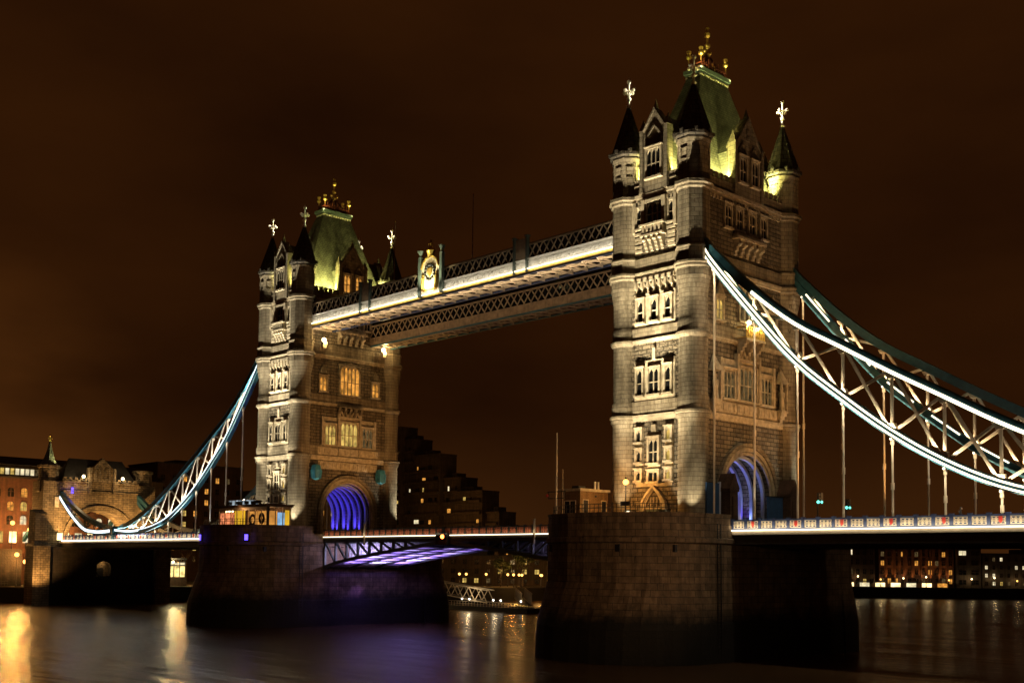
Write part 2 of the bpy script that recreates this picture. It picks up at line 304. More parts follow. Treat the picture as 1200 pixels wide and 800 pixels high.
def make_tower(name, label, X0, shore):
    root = thing(name, label, 'bridge tower', (X0, 0, 0))
    # walls: storey with the road arch, then three plain storeys
    A = arc(5.05, 18.9, 5.2, 24)
    poly = [(-TG, 14.0), (-5.05, 14.0)] + A + [(5.05, 14.0), (TG, 14.0), (TG, 28.0), (-TG, 28.0)]
    w = MB(); w.prism(poly, -TF, TF, 'x'); w.box(-TF, TF, -TG, TG, 28.003, 56.0); w.build('wall', 'granite', root)
    # corner turrets
    for sx, sy in ((-1,-1),(1,-1),(1,1),(-1,1)):
        cx, cy = sx*CX, sy*CY; t = MB()
        t.lathe([(14,2.15),(15.5,2.15),(15.65,1.98),(16.3,1.98),(16.5,1.76),(27.4,1.74),(27.75,1.98),(28.1,2.0),(28.25,2.14),(28.5,2.14),(28.62,1.86),(30.0,1.86),(30.3,1.71),
                 (36.9,1.71),(37.15,1.92),(37.35,2.06),(37.6,2.06),(37.7,1.84),(38.95,1.84),(39.2,1.71),(41.4,1.71)], cx, cy, 24, PI/8)
        rings = []
        for z, k in ((41.4, 0), (42.0, 0), (44.1, 1)):
            ring = []
            for i in range(16):
                a = PI/8+2*PI*i/16; rr_ = 1.71 if not k else (2.14 if i % 2 == 0 else 2.14*math.cos(PI/8)); ring.append((cx+rr_*math.cos(a), cy+rr_*math.sin(a), z))
            rings.append(ring)
        t.loft(rings)
        t.lathe([(44.1,2.14),(45.0,2.14),(45.2,2.34),(45.45,2.34),(45.55,2.46),(45.8,2.46),(45.9,2.14),(47.4,2.14),(47.55,2.24),(47.75,2.2),(47.9,1.99),
                 (54.35,1.99),(54.55,2.2),(54.8,2.22),(54.95,2.45),(55.3,2.45),(55.4,2.0),(60.0,2.0),(60.15,2.12),(60.35,2.14),(60.5,2.0)], cx, cy, 8, PI/8, False)
        for i in range(8):                                   # recessed tracery panels on the top stage
            a = 2*PI*i/8; c0 = Vector((cx+1.86*math.cos(a), cy+1.86*math.sin(a), 0)); tv = Vector((-math.sin(a), math.cos(a), 0))
            for off in (-.42, .42): t.bar(c0+tv*off+Vector((0,0,56.6)), c0+tv*off+Vector((0,0,59.2)), .1, .08, (math.cos(a), math.sin(a), 0))
            t.bar(c0-tv*.45+Vector((0,0,59.2)), c0+tv*.45+Vector((0,0,59.2)), .1, .12); t.bar(c0-tv*.45+Vector((0,0,57.9)), c0+tv*.45+Vector((0,0,57.9)), .1, .1)
        to = t.build('corner_turret', 'ashlar', root)
        s = MB(); s.lathe([(60.5,2.2),(60.75,2.42),(61.05,2.42),(61.1,2.15),(67.25,.16)], cx, cy, 8, PI/8, False)
        for i in range(8):
            a = PI/8+2*PI*i/8; s.bar((cx+2.2*math.cos(a), cy+2.2*math.sin(a), 61.05), (cx+.16*math.cos(a), cy+.16*math.sin(a), 67.25), .16, .16)
            b = a+PI/8; s.bar((cx+2.2*math.cos(b), cy+2.2*math.sin(b), 60.9), (cx+2.26*math.cos(b), cy+2.26*math.sin(b), 61.4), .5, .25)
        s.build('spire', 'spire', to)
        f = MB(); f.lathe([(67.1,.2),(67.5,.34),(67.7,.16),(68.1,.12),(68.3,.3),(68.5,.3),(68.7,.12),(70.3,.1),(70.5,.26),(70.75,.26),(70.95,.06),(71.25,.03)], cx, cy, 10)
        for dx, dy in ((1,0),(-1,0),(0,1),(0,-1)):
            f.tube((cx, cy, 69.4), (cx+dx*.66, cy+dy*.66, 69.4), .1, .1, 6); f.ball((cx+dx*.72, cy+dy*.72, 69.4), .22, 8)
            f.tube((cx+dx*.1, cy+dy*.1, 68.9), (cx+dx*.5, cy+dy*.5, 69.3), .06, .06, 5)
        f.build('finial', 'palegilt', to)
    # string courses and cornices (butted between the turrets)
    for zs in (((27.75,.28),(28.5,.28)), ((28.5,.1),(30.25,.1)), ((37.15,.26),(37.6,.26)), ((37.6,.1),(39.1,.1)), ((45.15,.30),(45.8,.30)), ((45.8,.1),(47.6,.1)), ((54.55,.34),(55.35,.34))):
        (z0, p), (z1, _) = zs; m = MB()
        e = .002
        for F, half in ((FC['front'], CX-1.3), (FC['rear'], CX-1.3), (FC['side'], CY-1.3), (FC['inner'], CY-1.3)):
            k = MB(F); 
            if p > .2:
                k.box(-half, half, -.3, p*.55, z0+e, (z0+z1)/2); k.box(-half, half, -.3, p, (z0+z1)/2, z1-e)
            else: k.box(-half, half, -.3, p, z0, z1-.12); k.add([(-half,-.3,z1-.12),(half,-.3,z1-.12),(half,p+.08,z1-.12),(-half,p+.08,z1-.12),(-half,-.3,z1),(half,-.3,z1),(half,p-.02,z1),(-half,p-.02,z1)],[(0,3,2,1),(4,5,6,7),(0,1,5,4),(1,2,6,5),(2,3,7,6),(3,0,4,7)])
            m.add(k.v, k.f)
        m.build('cornice' if p > .2 else 'string_course', 'dress' if p > .2 else 'ashlar', root)
    # battlemented parapet
    m = MB()
    for F, half, gh in ((FC['front'], CX-1.7, 1.95), (FC['rear'], CX-1.7, 1.95), (FC['side'], CY-1.7, 2.85), (FC['inner'], CY-1.7, 2.85)):
        k = MB(F)
        for sg in (-1, 1):
            k = MB(F); a, b_ = sorted((sg*gh, sg*half)); k.box(a, b_, -.25, .12, 55.352, 56.5); k.box(a, b_, -.3, .2, 56.5, 56.62)
            n = max(1, int((b_-a)/.95)); st = (b_-a)/n
            for i in range(n): k.box(a+i*st+.18, a+i*st+st-.22, -.25, .12, 56.62, 57.25); k.box(a+i*st+.12, a+i*st+st-.16, -.31, .18, 57.25, 57.37)
            k.build('battlement', 'ashlar', root)
        # dentil frieze below the parapet
        k = MB(F); n = int(half*2/.62)
        for i in range(n): k.box(-half+i*.62+.1, -half+i*.62+.42, -.1, .24, 54.1, 54.55)
        m.add(k.v, k.f)
    m.build('dentil_frieze', 'dress', root)
    # gables
    for nm, F, gh, zsh, zpk in (('front', FC['front'], 1.9, 62.6, 65.3), ('side', FC['side'], 2.75, 61.4, 65.3), ('rear', FC['rear'], 1.9, 62.6, 65.3), ('inner', FC['inner'], 2.75, 61.4, 65.3)):
        g = MB(F); poly = [(-gh, 55.36), (gh, 55.36), (gh, zsh), (0, zpk), (-gh, zsh)]
        n = 5; g.add([(p, -.9, q) for p, q in poly]+[(p, .3, q) for p, q in poly], [tuple(range(n))[::-1], tuple(range(n, 2*n))]+[(i, (i+1) % n, n+(i+1) % n, n+i) for i in range(n)])
        for sg in (-1, 1):
            g.box(sg*gh-.24, sg*gh+.24, -.5, .55, 55.365, zsh+.5)            # flanking buttress
            g.add([(sg*gh-.3,-.55,zsh+.5),(sg*gh+.3,-.55,zsh+.5),(sg*gh+.3,.6,zsh+.5),(sg*gh-.3,.6,zsh+.5),(sg*gh,.03,zsh+2.1)], [(3,2,1,0),(0,1,4),(1,2,4),(2,3,4),(3,0,4)])
            for kk in range(3): g.ball(F and (sg*gh*(.75-.25*kk), .1, zsh+(zpk-zsh)*(.25+.25*kk)+.25), .2, 6)
            L_ = [(sg*gh, zsh), (sg*gh, zsh+.28), (0, zpk+.35), (0, zpk)]
            g.add([(p, -1., q) for p, q in L_]+[(p, .5, q) for p, q in L_], [(3,2,1,0),(4,5,6,7),(0,1,5,4),(1,2,6,5),(2,3,7,6),(3,0,4,7)])
        g.add([(-.25,-.3,zpk+.2),(.25,-.3,zpk+.2),(.25,.3,zpk+.2),(-.25,.3,zpk+.2),(0,0,zpk+1.5)], [(3,2,1,0),(0,1,4),(1,2,4),(2,3,4),(3,0,4)])
        if nm in ('front', 'rear'):
            pts = [(-1.25+.0, 61.0), (-1.1, 61.9), (-.6, 62.7), (0, 63.4), (.6, 62.7), (1.1, 61.9), (1.25, 61.0)]
            for a, c in zip(pts, pts[1:]): g.bar((a[0], .38, a[1]), (c[0], .38, c[1]), .2, .24)
            for k in range(3): g.bar((-.7+.7*k-.3, .36, 61.3), (-.7+.7*k, .36, 62.1), .12, .12); g.bar((-.7+.7*k+.3, .36, 61.3), (-.7+.7*k, .36, 62.1), .12, .12)
        else:
            for cxx in (-1.25, 1.25):
                pts = [(cxx-.85, 60.4), (cxx-.6, 61.2), (cxx, 62.0), (cxx+.6, 61.2), (cxx+.85, 60.4)]
                for a, c in zip(pts, pts[1:]): g.bar((a[0], .38, a[1]), (c[0], .38, c[1]), .18, .2)
            for zz in (62.6, 63.4): g.box(-.35, .35, .3, .42, zz, zz+.5)
        go = g.build('gable', 'ashlar', root)
        rf = MB(F); hh = gh-.25
        rf.add([(-hh,-.9,zsh-.3),(hh,-.9,zsh-.3),(0,-.9,zpk-.1),(-hh,-5.2,zsh-.3),(hh,-5.2,zsh-.3),(0,-5.2,zpk-.1)], [(0,1,2),(5,4,3),(0,3,4,1),(1,4,5,2),(2,5,3,0)])
        rf.box(-hh, hh, -3.6, -.9, 56.1, zsh-.3); rf.build('dormer', 'slate', root)
        if nm == 'front': window(go, F, 0, 57.2, 2.0, 3.3, 3, 'glass', n0=.3)
        if nm == 'side':
            for cxx in (-1.25, 1.25): window(go, F, cxx, 57.2, 1.25, 2.9, 2, 'wo' if not shore else 'glass', n0=.3)
    # main roof with its platform, cresting and gilded finials
    r = MB(); r.add([(-4.6,-8.9,56.05),(4.6,-8.9,56.05),(4.6,8.9,56.05),(-4.6,8.9,56.05),(-1.05,-2.75,72.0),(1.05,-2.75,72.0),(1.05,2.75,72.0),(-1.05,2.75,72.0)],
          [(0,3,2,1),(4,5,6,7),(0,1,5,4),(1,2,6,5),(2,3,7,6),(3,0,4,7)])
    ro_ = r.build('roof', 'slate', root)
    c = MB(); c.box(-1.25,1.25,-2.95,2.95,72.0,72.25); c.box(-1.4,1.4,-3.1,3.1,72.25,72.75); c.build('roof_cornice', 'palegreen', ro_)
    c = MB()
    for i in range(12):
        for sx in (-1, 1): c.ball((sx*1.2, -2.7+i*.49, 71.85), .16, 6)
    for i in range(5):
        for sy in (-1, 1): c.ball((-1+i*.5, sy*2.85, 71.85), .16, 6)
    c.build('egg_moulding', 'dress', ro_)
    c = MB(); c.box(-.9,.9,-2.4,2.4,72.75,73.3)
    for i in range(11):
        y = -2.5+i*.5
        for sx in (-1, 1): c.tube((sx*1.0, y, 72.75), (sx*1.0, y, 73.9+.35*(i % 2)), .09, .05, 5)
    for sx in (-1, 1): c.bar((sx*1.0,-2.6,73.5), (sx*1.0,2.6,73.5), .1, .12); 
    for sy in (-1, 1): c.bar((-1.0,sy*2.6,73.5), (1.0,sy*2.6,73.5), .1, .12)
    for sx in (-1, 1):
        for sy in (-1, 1):
            prev = None
            for k in range(6):
                q = k/5; P = (sx*(1.0-.85*q**.7), sy*(2.4-2.2*q**.6), 73.3+2.1*q)
                if prev: c.tube(prev, P, .13, .13, 6)
                prev = P
    c.build('cresting', 'crownred', ro_)
    f = MB(); f.lathe([(75.2,.3),(75.5,.42),(75.8,.2),(76.2,.16),(76.5,.4),(76.8,.36),(77.0,.14),(77.7,.13),(77.9,.36),(78.3,.36),(78.5,.12),(78.9,.24),(79.1,.2),(79.3,.04)], 0, 0, 10)
    for dy in (-1, 1):
        f.ball((0, dy*.55, 75.9), .26, 8); f.tube((0, dy*.3, 75.4), (0, dy*.55, 75.9), .1, .1, 6)
        for sx in (-1, 1): f.lathe([(73.8,.1),(74.3,.12),(74.5,.34),(74.75,.34),(74.85,.14),(75.2,.3),(75.4,.3),(75.5,.05)], sx*.95, dy*2.55, 8)
    f.build('crown_finial', 'gold', ro_)
    # --- front (river) elevation
    F = FC['front']
    d = MB(F); d.box(-2.7, 2.7, 0, .12, 19.9, 20.25); d.box(-.95, .95, 0, .13, 20.25, 26.4)
    for sg in (-1, 1): d.box(sg*2.25-.62, sg*2.25+.62, 0, .13, 20.25, 27.3)
    d.box(-.35, .35, .02, .3, 26.4, 27.2); d.build('dressed_surround', 'dress', root)
    for z, h in ((20.7, .95), (22.9, 1.2), (25.3, 1.25)):
        window(root, F, -2.25, z, .62, h, 1, 'glass', False, n0=.13); window(root, F, 2.25, z, .62, h, 1, 'wy' , False, n0=.13, label='narrow window glowing yellow')
    window(root, F, 0, 22.7, 1.3, 2.7, 2, 'glass', n0=.13); window(root, F, 0, 20.5, 1.3, .95, 2, 'glass', False, False, n0=.13)
    p = MB(F)                                             # pointed doorway
    for k, (hw, n1) in enumerate(((1.9, .42), (1.6, .30), (1.32, .2))):
        pts = [(-hw, 15.2), (-hw, 17.0), (-hw*.86, 18.1), (-hw*.5, 19.0), (0, 19.3+hw*.3), (hw*.5, 19.0), (hw*.86, 18.1), (hw, 17.0), (hw, 15.2)]
        for a, c_ in zip(pts, pts[1:]): p.bar((a[0], n1/2, a[1]), (c_[0], n1/2, c_[1]), n1, .3)
    for i in range(3): p.bar((-.5+.5*i, .1, 17.3), (-.5+.5*i, .1, 18.6), .1, .1)
    p.box(-1.2, 1.2, 0, .16, 17.2, 17.4)
    po = p.build('doorway', 'dress', root)
    q = MB(F); q.box(-1.2, 1.2, 0, .08, 15.2, 17.2); q.build('door', 'palegreen', po)
    d = MB(F); d.box(-3.05, 3.05, 0, .13, 30.3, 35.0); d.box(-.22, .22, .02, .3, 35.0, 36.4); d.build('dressed_surround', 'dress', root)
    for s_, w_, l_ in ((-2.15, .75, 1), (0, 1.5, 2), (2.15, .75, 1)): window(root, F, s_, 30.9, w_, 3.0, l_, 'glass', n0=.13, hood=s_ != 0)
    d = MB(F); d.box(-3.1, 3.1, 0, .1, 39.3, 43.0); d.build('dressed_surround', 'dress', root)
    for s_ in (-2.1, 0, 2.1): window(root, F, s_, 39.75, .8, 2.5, 1, 'glass', n0=.1)
    ct = MB(F); ct.box(-3.1, 3.1, 0, .34, 44.6, 45.1)
    for i in range(7):
        s_ = -2.7+.9*i; ct.box(s_-.16, s_+.16, 0, .5, 43.7, 44.6); ct.box(s_-.1, s_+.1, 0, .3, 43.2, 43.7)
        for o_ in (-.22, .22): ct.bar((s_+o_*2, .15, 44.0), (s_+o_*.5, .15, 44.5), .2, .16)
    ct.box(-3.1, 3.1, 0, .2, 43.0, 43.15); ct.build('corbel_table', 'dress', root)
    ob = MB(F); ob.box(-1.75, 1.75, 0, .95, 49.9, 50.15); ob.box(-1.65, 1.65, 0, .8, 50.15, 51.15); ob.box(-1.85, 1.85, 0, 1.0, 51.15, 51.4)
    for i in range(4):
        s_ = -1.2+.8*i
        for k in range(4): ob.box(s_-.2, s_+.2, 0, .25+.2*k, 48.2+.42*k, 48.62+.42*k)
        ob.ball((s_, .8, 49.5), .24, 8)
    for sg in (-1, 1):
        ob.box(sg*2.55-.62, sg*2.55+.62, 0, .3, 50.4, 50.7); 
        for k in range(4): ob.box(sg*2.5-.55, sg*2.5+.55, 0, .16+.05*(k % 2), 48.3+.5*k, 48.3+.5*k+.34)
    for i in range(5): ob.box(-1.4+.62*i, -1.1+.62*i, .8, .9, 50.3, 51.0)
    ob.build('oriel_balcony', 'dress', root)
    d = MB(F)
    for sg in (-1, 1): d.box(sg*1.6-.26, sg*1.6+.26, 0, .62, 51.4, 54.5); d.box(sg*3.15-.2, sg*3.15+.2, 0, .4, 50.7, 54.5)
    d.box(-1.5, 1.5, 0, .5, 54.1, 54.5); d.build('pilaster', 'dress', root)
    window(root, F, 0, 51.6, 2.3, 2.4, 3, 'glass', hood=False)
    for sg in (-1, 1): window(root, F, sg*2.45, 51.3, .6, 2.4, 1, 'glass', hood=False, surround=.2)
    # --- side elevation facing the near bank
    F = FC['side']
    for hw, h, n1, bw in ((6.15, 6.5, .55, .5), (5.65, 5.95, .36, .45), (5.2, 5.4, .18, .35)):
        am = MB(F); P = [(-hw, 14.8)]+arc(hw, 18.9, h, 24)+[(hw, 14.8)]
        Q = [(-hw+bw, 14.8)]+arc(hw-bw, 18.9, h-bw, 24)+[(hw-bw, 14.8)]
        k = len(P); am.add([(a, 0.002, z) for a, z in P]+[(a, 0.002, z) for a, z in Q]+[(a, n1, z) for a, z in P]+[(a, n1, z) for a, z in Q],
               [f for i in range(k-1) for f in ((i, i+1, k+i+1, k+i), (2*k+i, 3*k+i, 3*k+i+1, 2*k+i+1), (i, 2*k+i, 2*k+i+1, i+1), (k+i, k+i+1, 3*k+i+1, 3*k+i))])
        am.build('arch_moulding', 'dress' if hw < 6 else 'ashlar', root)
    for i in range(7):                                    # painted ribs under the arch, washed by coloured light
        x = -5.0+i*1.68; rb = MB(); P = [(-4.9, 15)]+arc(4.9, 18.9, 5.05, 24)+[(4.9, 15)]; Q = [(-4.55, 15)]+arc(4.55, 18.9, 4.65, 24)+[(4.55, 15)]; k = len(P)
        rb.add([(x-.22, a, z) for a, z in P]+[(x-.22, a, z) for a, z in Q]+[(x+.22, a, z) for a, z in P]+[(x+.22, a, z) for a, z in Q],
               [f for j in range(k-1) for f in ((j, j+1, k+j+1, k+j), (2*k+j, 3*k+j, 3*k+j+1, 2*k+j+1), (j, 2*k+j, 2*k+j+1, j+1), (k+j, k+j+1, 3*k+j+1, 3*k+j))])
        rb.build('arch_rib', 'ribs', root)
    bandp = MB(F)
    for i in range(3): bandp.box(-6.3+4.3*i, -2.3+4.3*i, .1, .2, 28.75, 29.95)
    for i in range(12): bandp.box(-6.0+1.05*i, -5.45+1.05*i, .2, .3, 28.95, 29.75)
    if not shore:
        bandp.box(-6.2, 6.2, 0, .2, 26.3, 27.6)
        for i in range(14): bandp.box(-6.0+.88*i, -5.5+.88*i, .2, .34, 26.5, 27.4)
    bandp.build('relief_band', 'dress', root)
    lit2 = ('wd', 'wd', 'wd') if shore else ('wy', 'wy', 'wd')
    d = MB(F); d.box(-5.6, 5.6, 0, .12, 30.27, 35.2)
    for sg in (-1, 1): d.box(sg*2.25-.2, sg*2.25+.2, 0, .5, 30.27, 36.0); d.box(sg*5.5-.2, sg*5.5+.2, 0, .4, 30.27, 35.2)
    d.box(-2.2, 2.2, 0, .45, 35.2, 35.5)
    for k in range(5): d.bar((-2.1+.84*k, .3, 35.5), (-1.68+.84*k, .3, 36.4), .18, .2); d.bar((-1.26+.84*k, .3, 35.5), (-1.68+.84*k, .3, 36.4), .18, .2)
    d.build('dressed_surround', 'dress', root)
    window(root, F, 0, 30.5, 3.4, 3.9, 4, lit2[1], n0=.12, hood=False)
    window(root, F, -3.9, 30.5, 2.1, 3.2, 3, lit2[0], n0=.12); window(root, F, 3.9, 30.5, 2.1, 3.2, 3, lit2[2], n0=.12)
    if shore:
        for s_ in (-6.9, 6.9):                            # canopied niches with standing figures
            nc = MB(F); nc.box(s_-.7, s_+.7, 0, 1.0, 29.7, 30.0)
            for k in range(3): nc.box(s_-.6+.15*k, s_+.6-.15*k, 0, .85-.22*k, 29.3-.4*k, 29.7-.4*k)
            nc.add([(s_-.75,0,33.4),(s_+.75,0,33.4),(s_+.75,1.05,33.4),(s_-.75,1.05,33.4),(s_,.2,35.6)], [(3,2,1,0),(0,1,4),(1,2,4),(2,3,4),(3,0,4)])
            for o_ in (-.6, .6): nc.box(s_+o_-.1, s_+o_+.1, .75, .95, 30.0, 33.4)
            no = nc.build('niche', 'dress', root)
            px, py, _ = F(s_, .5, 0); st = MB(); st.lathe([(30.0,.42),(30.3,.38),(31.2,.3),(31.7,.36),(32.2,.4),(32.4,.2),(32.5,.13),(32.55,.2),(32.75,.22),(32.95,.16),(33.05,.03)], px, py, 10)
            st.build('statue', 'dress', no)
        window(root, F, 0, 40.2, 3.0, 3.9, 3, 'wd', n0=0); window(root, F, -5.6, 39.7, 1.25, 2.4, 2, 'wy', label='two-light window glowing yellow'); window(root, F, 5.6, 39.7, 1.25, 2.4, 2, 'glass')
        for s_ in (-5.6, 5.6): k = MB(F); k.add([(s_-.7,0,42.6),(s_+.7,0,42.6),(s_+.7,.5,42.6),(s_-.7,.5,42.6),(s_,.1,44.6)], [(3,2,1,0),(0,1,4),(1,2,4),(2,3,4),(3,0,4)]); k.build('window_canopy', 'dress', root)
        bc = MB(F); bc.box(-2.0, 2.0, 0, 1.5, 37.62, 37.9)
        for s_ in (-1.7, 0, 1.7):
            for k in range(5): bc.box(s_-.25, s_+.25, 0, .25+.28*k, 35.6+.4*k, 36.0+.4*k)
        bo = bc.build('balcony', 'dress', root)
        rl = MB(F); rl.box(-1.9, 1.9, 1.3, 1.42, 37.9, 38.05); rl.box(-1.9, 1.9, 1.28, 1.44, 39.2, 39.35)
        for i in range(9): rl.box(-1.9+.46*i, -1.78+.46*i, 1.3, 1.42, 38.05, 39.2)
        for i in range(8): rl.bar((-1.8+.46*i, 1.36, 38.1), (-1.45+.46*i, 1.36, 39.15), .07, .07); rl.bar((-1.45+.46*i, 1.36, 38.1), (-1.8+.46*i, 1.36, 39.15), .07, .07)
        for s_ in (-1.9, 1.9): rl.box(s_-.06, s_+.06, 0, 1.4, 39.2, 39.35); rl.box(s_-.06, s_+.06, 0, 1.3, 37.9, 38.0)
        rl.build('balcony_railing', 'gold', bo)
        for s_ in (-1.35, 1.15):
            px, py, _ = F(s_, 1.36, 0); l = MB(); l.ball((px, py, 39.75), .3); l.build('lamp_globe', 'bulbw', bo)
            lamp('POINT', F(s_, 2.0, 39.4), 260, (1, .7, .3), root, size=.2)
        for s_ in (-5.9, 6.6):                            # gabled gate piers either side of the carriageway
            g = MB(); g.box(6.5, 8.3, s_-.75, s_+.75, 14.7, 19.2); g.box(6.4, 8.4, s_-.9, s_+.9, 19.2, 19.5)
            g.prism([(s_-.95, 19.5), (s_+.95, 19.5), (s_, 21.3)], 6.4, 8.45, 'x'); g.box(8.3, 8.45, s_-.4, s_+.4, 16.2, 18.6); g.build('gate_pier', 'brownbrick', root)
    else:
        window(root, F, 0, 39.4, 3.9, 4.7, 5, 'wo', label='large arched window glowing orange'); window(root, F, -5.5, 39.6, 1.35, 2.3, 2, 'wo'); window(root, F, 5.5, 39.6, 1.35, 2.3, 2, 'wo')
        k = MB(F); P = arc(2.5, 42.6, 2.2, 12); 
        for a, c_ in zip(P, P[1:]): k.bar((a[0], .25, a[1]), (c_[0], .25, c_[1]), .4, .3)
        for s_ in (-5.5, 5.5): k.add([(s_-.8,0,42.5),(s_+.8,0,42.5),(s_+.8,.5,42.5),(s_-.8,.5,42.5),(s_,.1,44.3)], [(3,2,1,0),(0,1,4),(1,2,4),(2,3,4),(3,0,4)])
        k.box(-2.6, 2.6, 0, .9, 37.0, 37.14)
        for s_ in (-2.3, -1.1, 0, 1.1, 2.3):
            for j in range(4): k.box(s_-.2, s_+.2, .26, .4+.14*j, 35.6+.36*j, 35.95+.36*j)
        k.build('window_hood', 'ashlar', root)
        for s_ in (-6.3, 6.3):                            # lamps on brackets below the footbridge
            l = MB(F); l.box(s_-.12, s_+.12, 0, 1.3, 47.25, 47.45); l.box(s_-.2, s_+.2, 0, .3, 46.4, 47.6)
            l.add([(s_-.3,1.0,46.6),(s_+.3,1.0,46.6),(s_+.3,1.6,46.6),(s_-.3,1.6,46.6),(s_-.4,.9,47.6),(s_+.4,.9,47.6),(s_+.4,1.7,47.6),(s_-.4,1.7,47.6)], [(3,2,1,0),(4,5,6,7),(0,1,5,4),(1,2,6,5),(2,3,7,6),(3,0,4,7)])
            lo = l.build('bracket_lamp', 'dress', root); px, py, _ = F(s_, 1.3, 0); g = MB(); g.ball((px, py, 48.0), .42); g.build('lamp_globe', 'bulbw', lo)
            lamp('POINT', F(s_, 2.0, 47.7), 420, (1, .66, .26), root, size=.25)
        for s_ in (-6.9, 6.6):                            # teal cast bosses either side of the arch
            px, py, _ = F(s_, .75, 0); g = MB(); g.lathe([(24.2,.25),(24.5,.8),(25.9,.95),(26.7,.8),(26.9,.2)], px, py, 6, .3, False); g.box(px-1., px-.2, py-.2, py+.2, 26.5, 26.9)
            for i in range(6): a = .3+2*PI*i/6; g.bar((px+.84*math.cos(a), py+.84*math.sin(a), 24.5), (px+.98*math.cos(a), py+.98*math.sin(a), 25.9), .12, .12)
            g.build('cast_boss', 'boss', root)
    for s_ in (-4.8, -2.5, .15, 2.6): window(root, F, s_+.9, 51.2, 1.15, 2.5, 2, 'glass')
    ob = MB(F); ob.box(-3.0, 3.0, 0, 1.0, 49.9, 50.2); ob.box(-2.8, 2.8, 0, .8, 50.2, 50.6)
    for i in range(5):
        s_ = -2.4+1.2*i
        for k in range(4): ob.box(s_-.25, s_+.25, 0, .25+.2*k, 48.0+.48*k, 48.48+.48*k)
        ob.ball((s_, .8, 49.3), .3, 8)
    for i in range(4): ob.box(-2.4+1.3*i, -1.6+1.3*i, 0, .3, 50.62, 51.0)
    ob.build('oriel_balcony', 'dress', root)
    # --- floodlights that stand on the ledges and in the gutters of this tower
    ga = (1.0, .95, .28)
    for x, y, tx, ty, pw in ((2.75,-9.6,1.6,-6,5600), (-2.75,-9.6,-1.6,-6,5600), (5.4,-6.3,2.8,-5.6,8500), (5.4,6.3,2.8,5.6,8500), (5.35,-3.5,3.0,-2.6,8000), (5.35,3.5,3.0,2.6,8000), (-5.4,-6.0,-3,-5,4500)):
        lamp('SPOT', (x, y, 56.8), pw, ga, root, (tx*.85, ty*.9, 66), .2, 110, .9)
    for sx, sy in ((-1,-1),(1,-1),(1,1),(-1,1)):
        lamp('SPOT', (sx*1.6, sy*3.3, 71.2), 13000, (1, .90, .70), root, (sx*CX, sy*CY, 69.2), .1, 22, .5)
        if sy > 0: lamp('SPOT', (sx*4.75, sy*6.3, 57.6), 3600, (.95, 1, .36), root, (sx*(CX-.3), sy*(CY-.5), 64.0), .1, 44, .6)
    lamp('SPOT', (1.6, -3.4, 72.4), 700, (1, .75, .3), root, (0, 0, 76.5), .1, 70, .5)
    lamp('SPOT', (1.6, 3.4, 72.4), 500, (1, .75, .3), root, (0, 0, 76.5), .1, 70, .5)
    bl = (.09, .05, 1.0) if not shore else (.16, .10, 1.0)
    for x in (-4, -.6, 2.8): lamp('SPOT', (x, 4.2, 15.6), 520 if shore else 1300, bl, root, (x, 2.6, 24), .15, 110, .7)
    if shore:
        lamp('SPOT', (4.6, -4.2, 15.6), 900, (.75, .88, 1), root, (4.6, -3, 24), .15, 80, .7); lamp('SPOT', (2.0, 4.3, 15.4), 160, (1, .78, .45), root, (1.6, 4.0, 22), .1, 50, .7); lamp('SPOT', (3.2, 4.3, 15.6), 400, (.5, .75, 1), root, (3.2, 3, 22), .1, 80, .7)
    return root
near_tower = make_tower('stone_tower', 'nearer and taller looking stone tower with a gilt-railed balcony over its road arch', 0, True)
far_tower = make_tower('stone_tower', 'farther stone tower with orange lit windows over its blue lit road arch', -82.3, False)

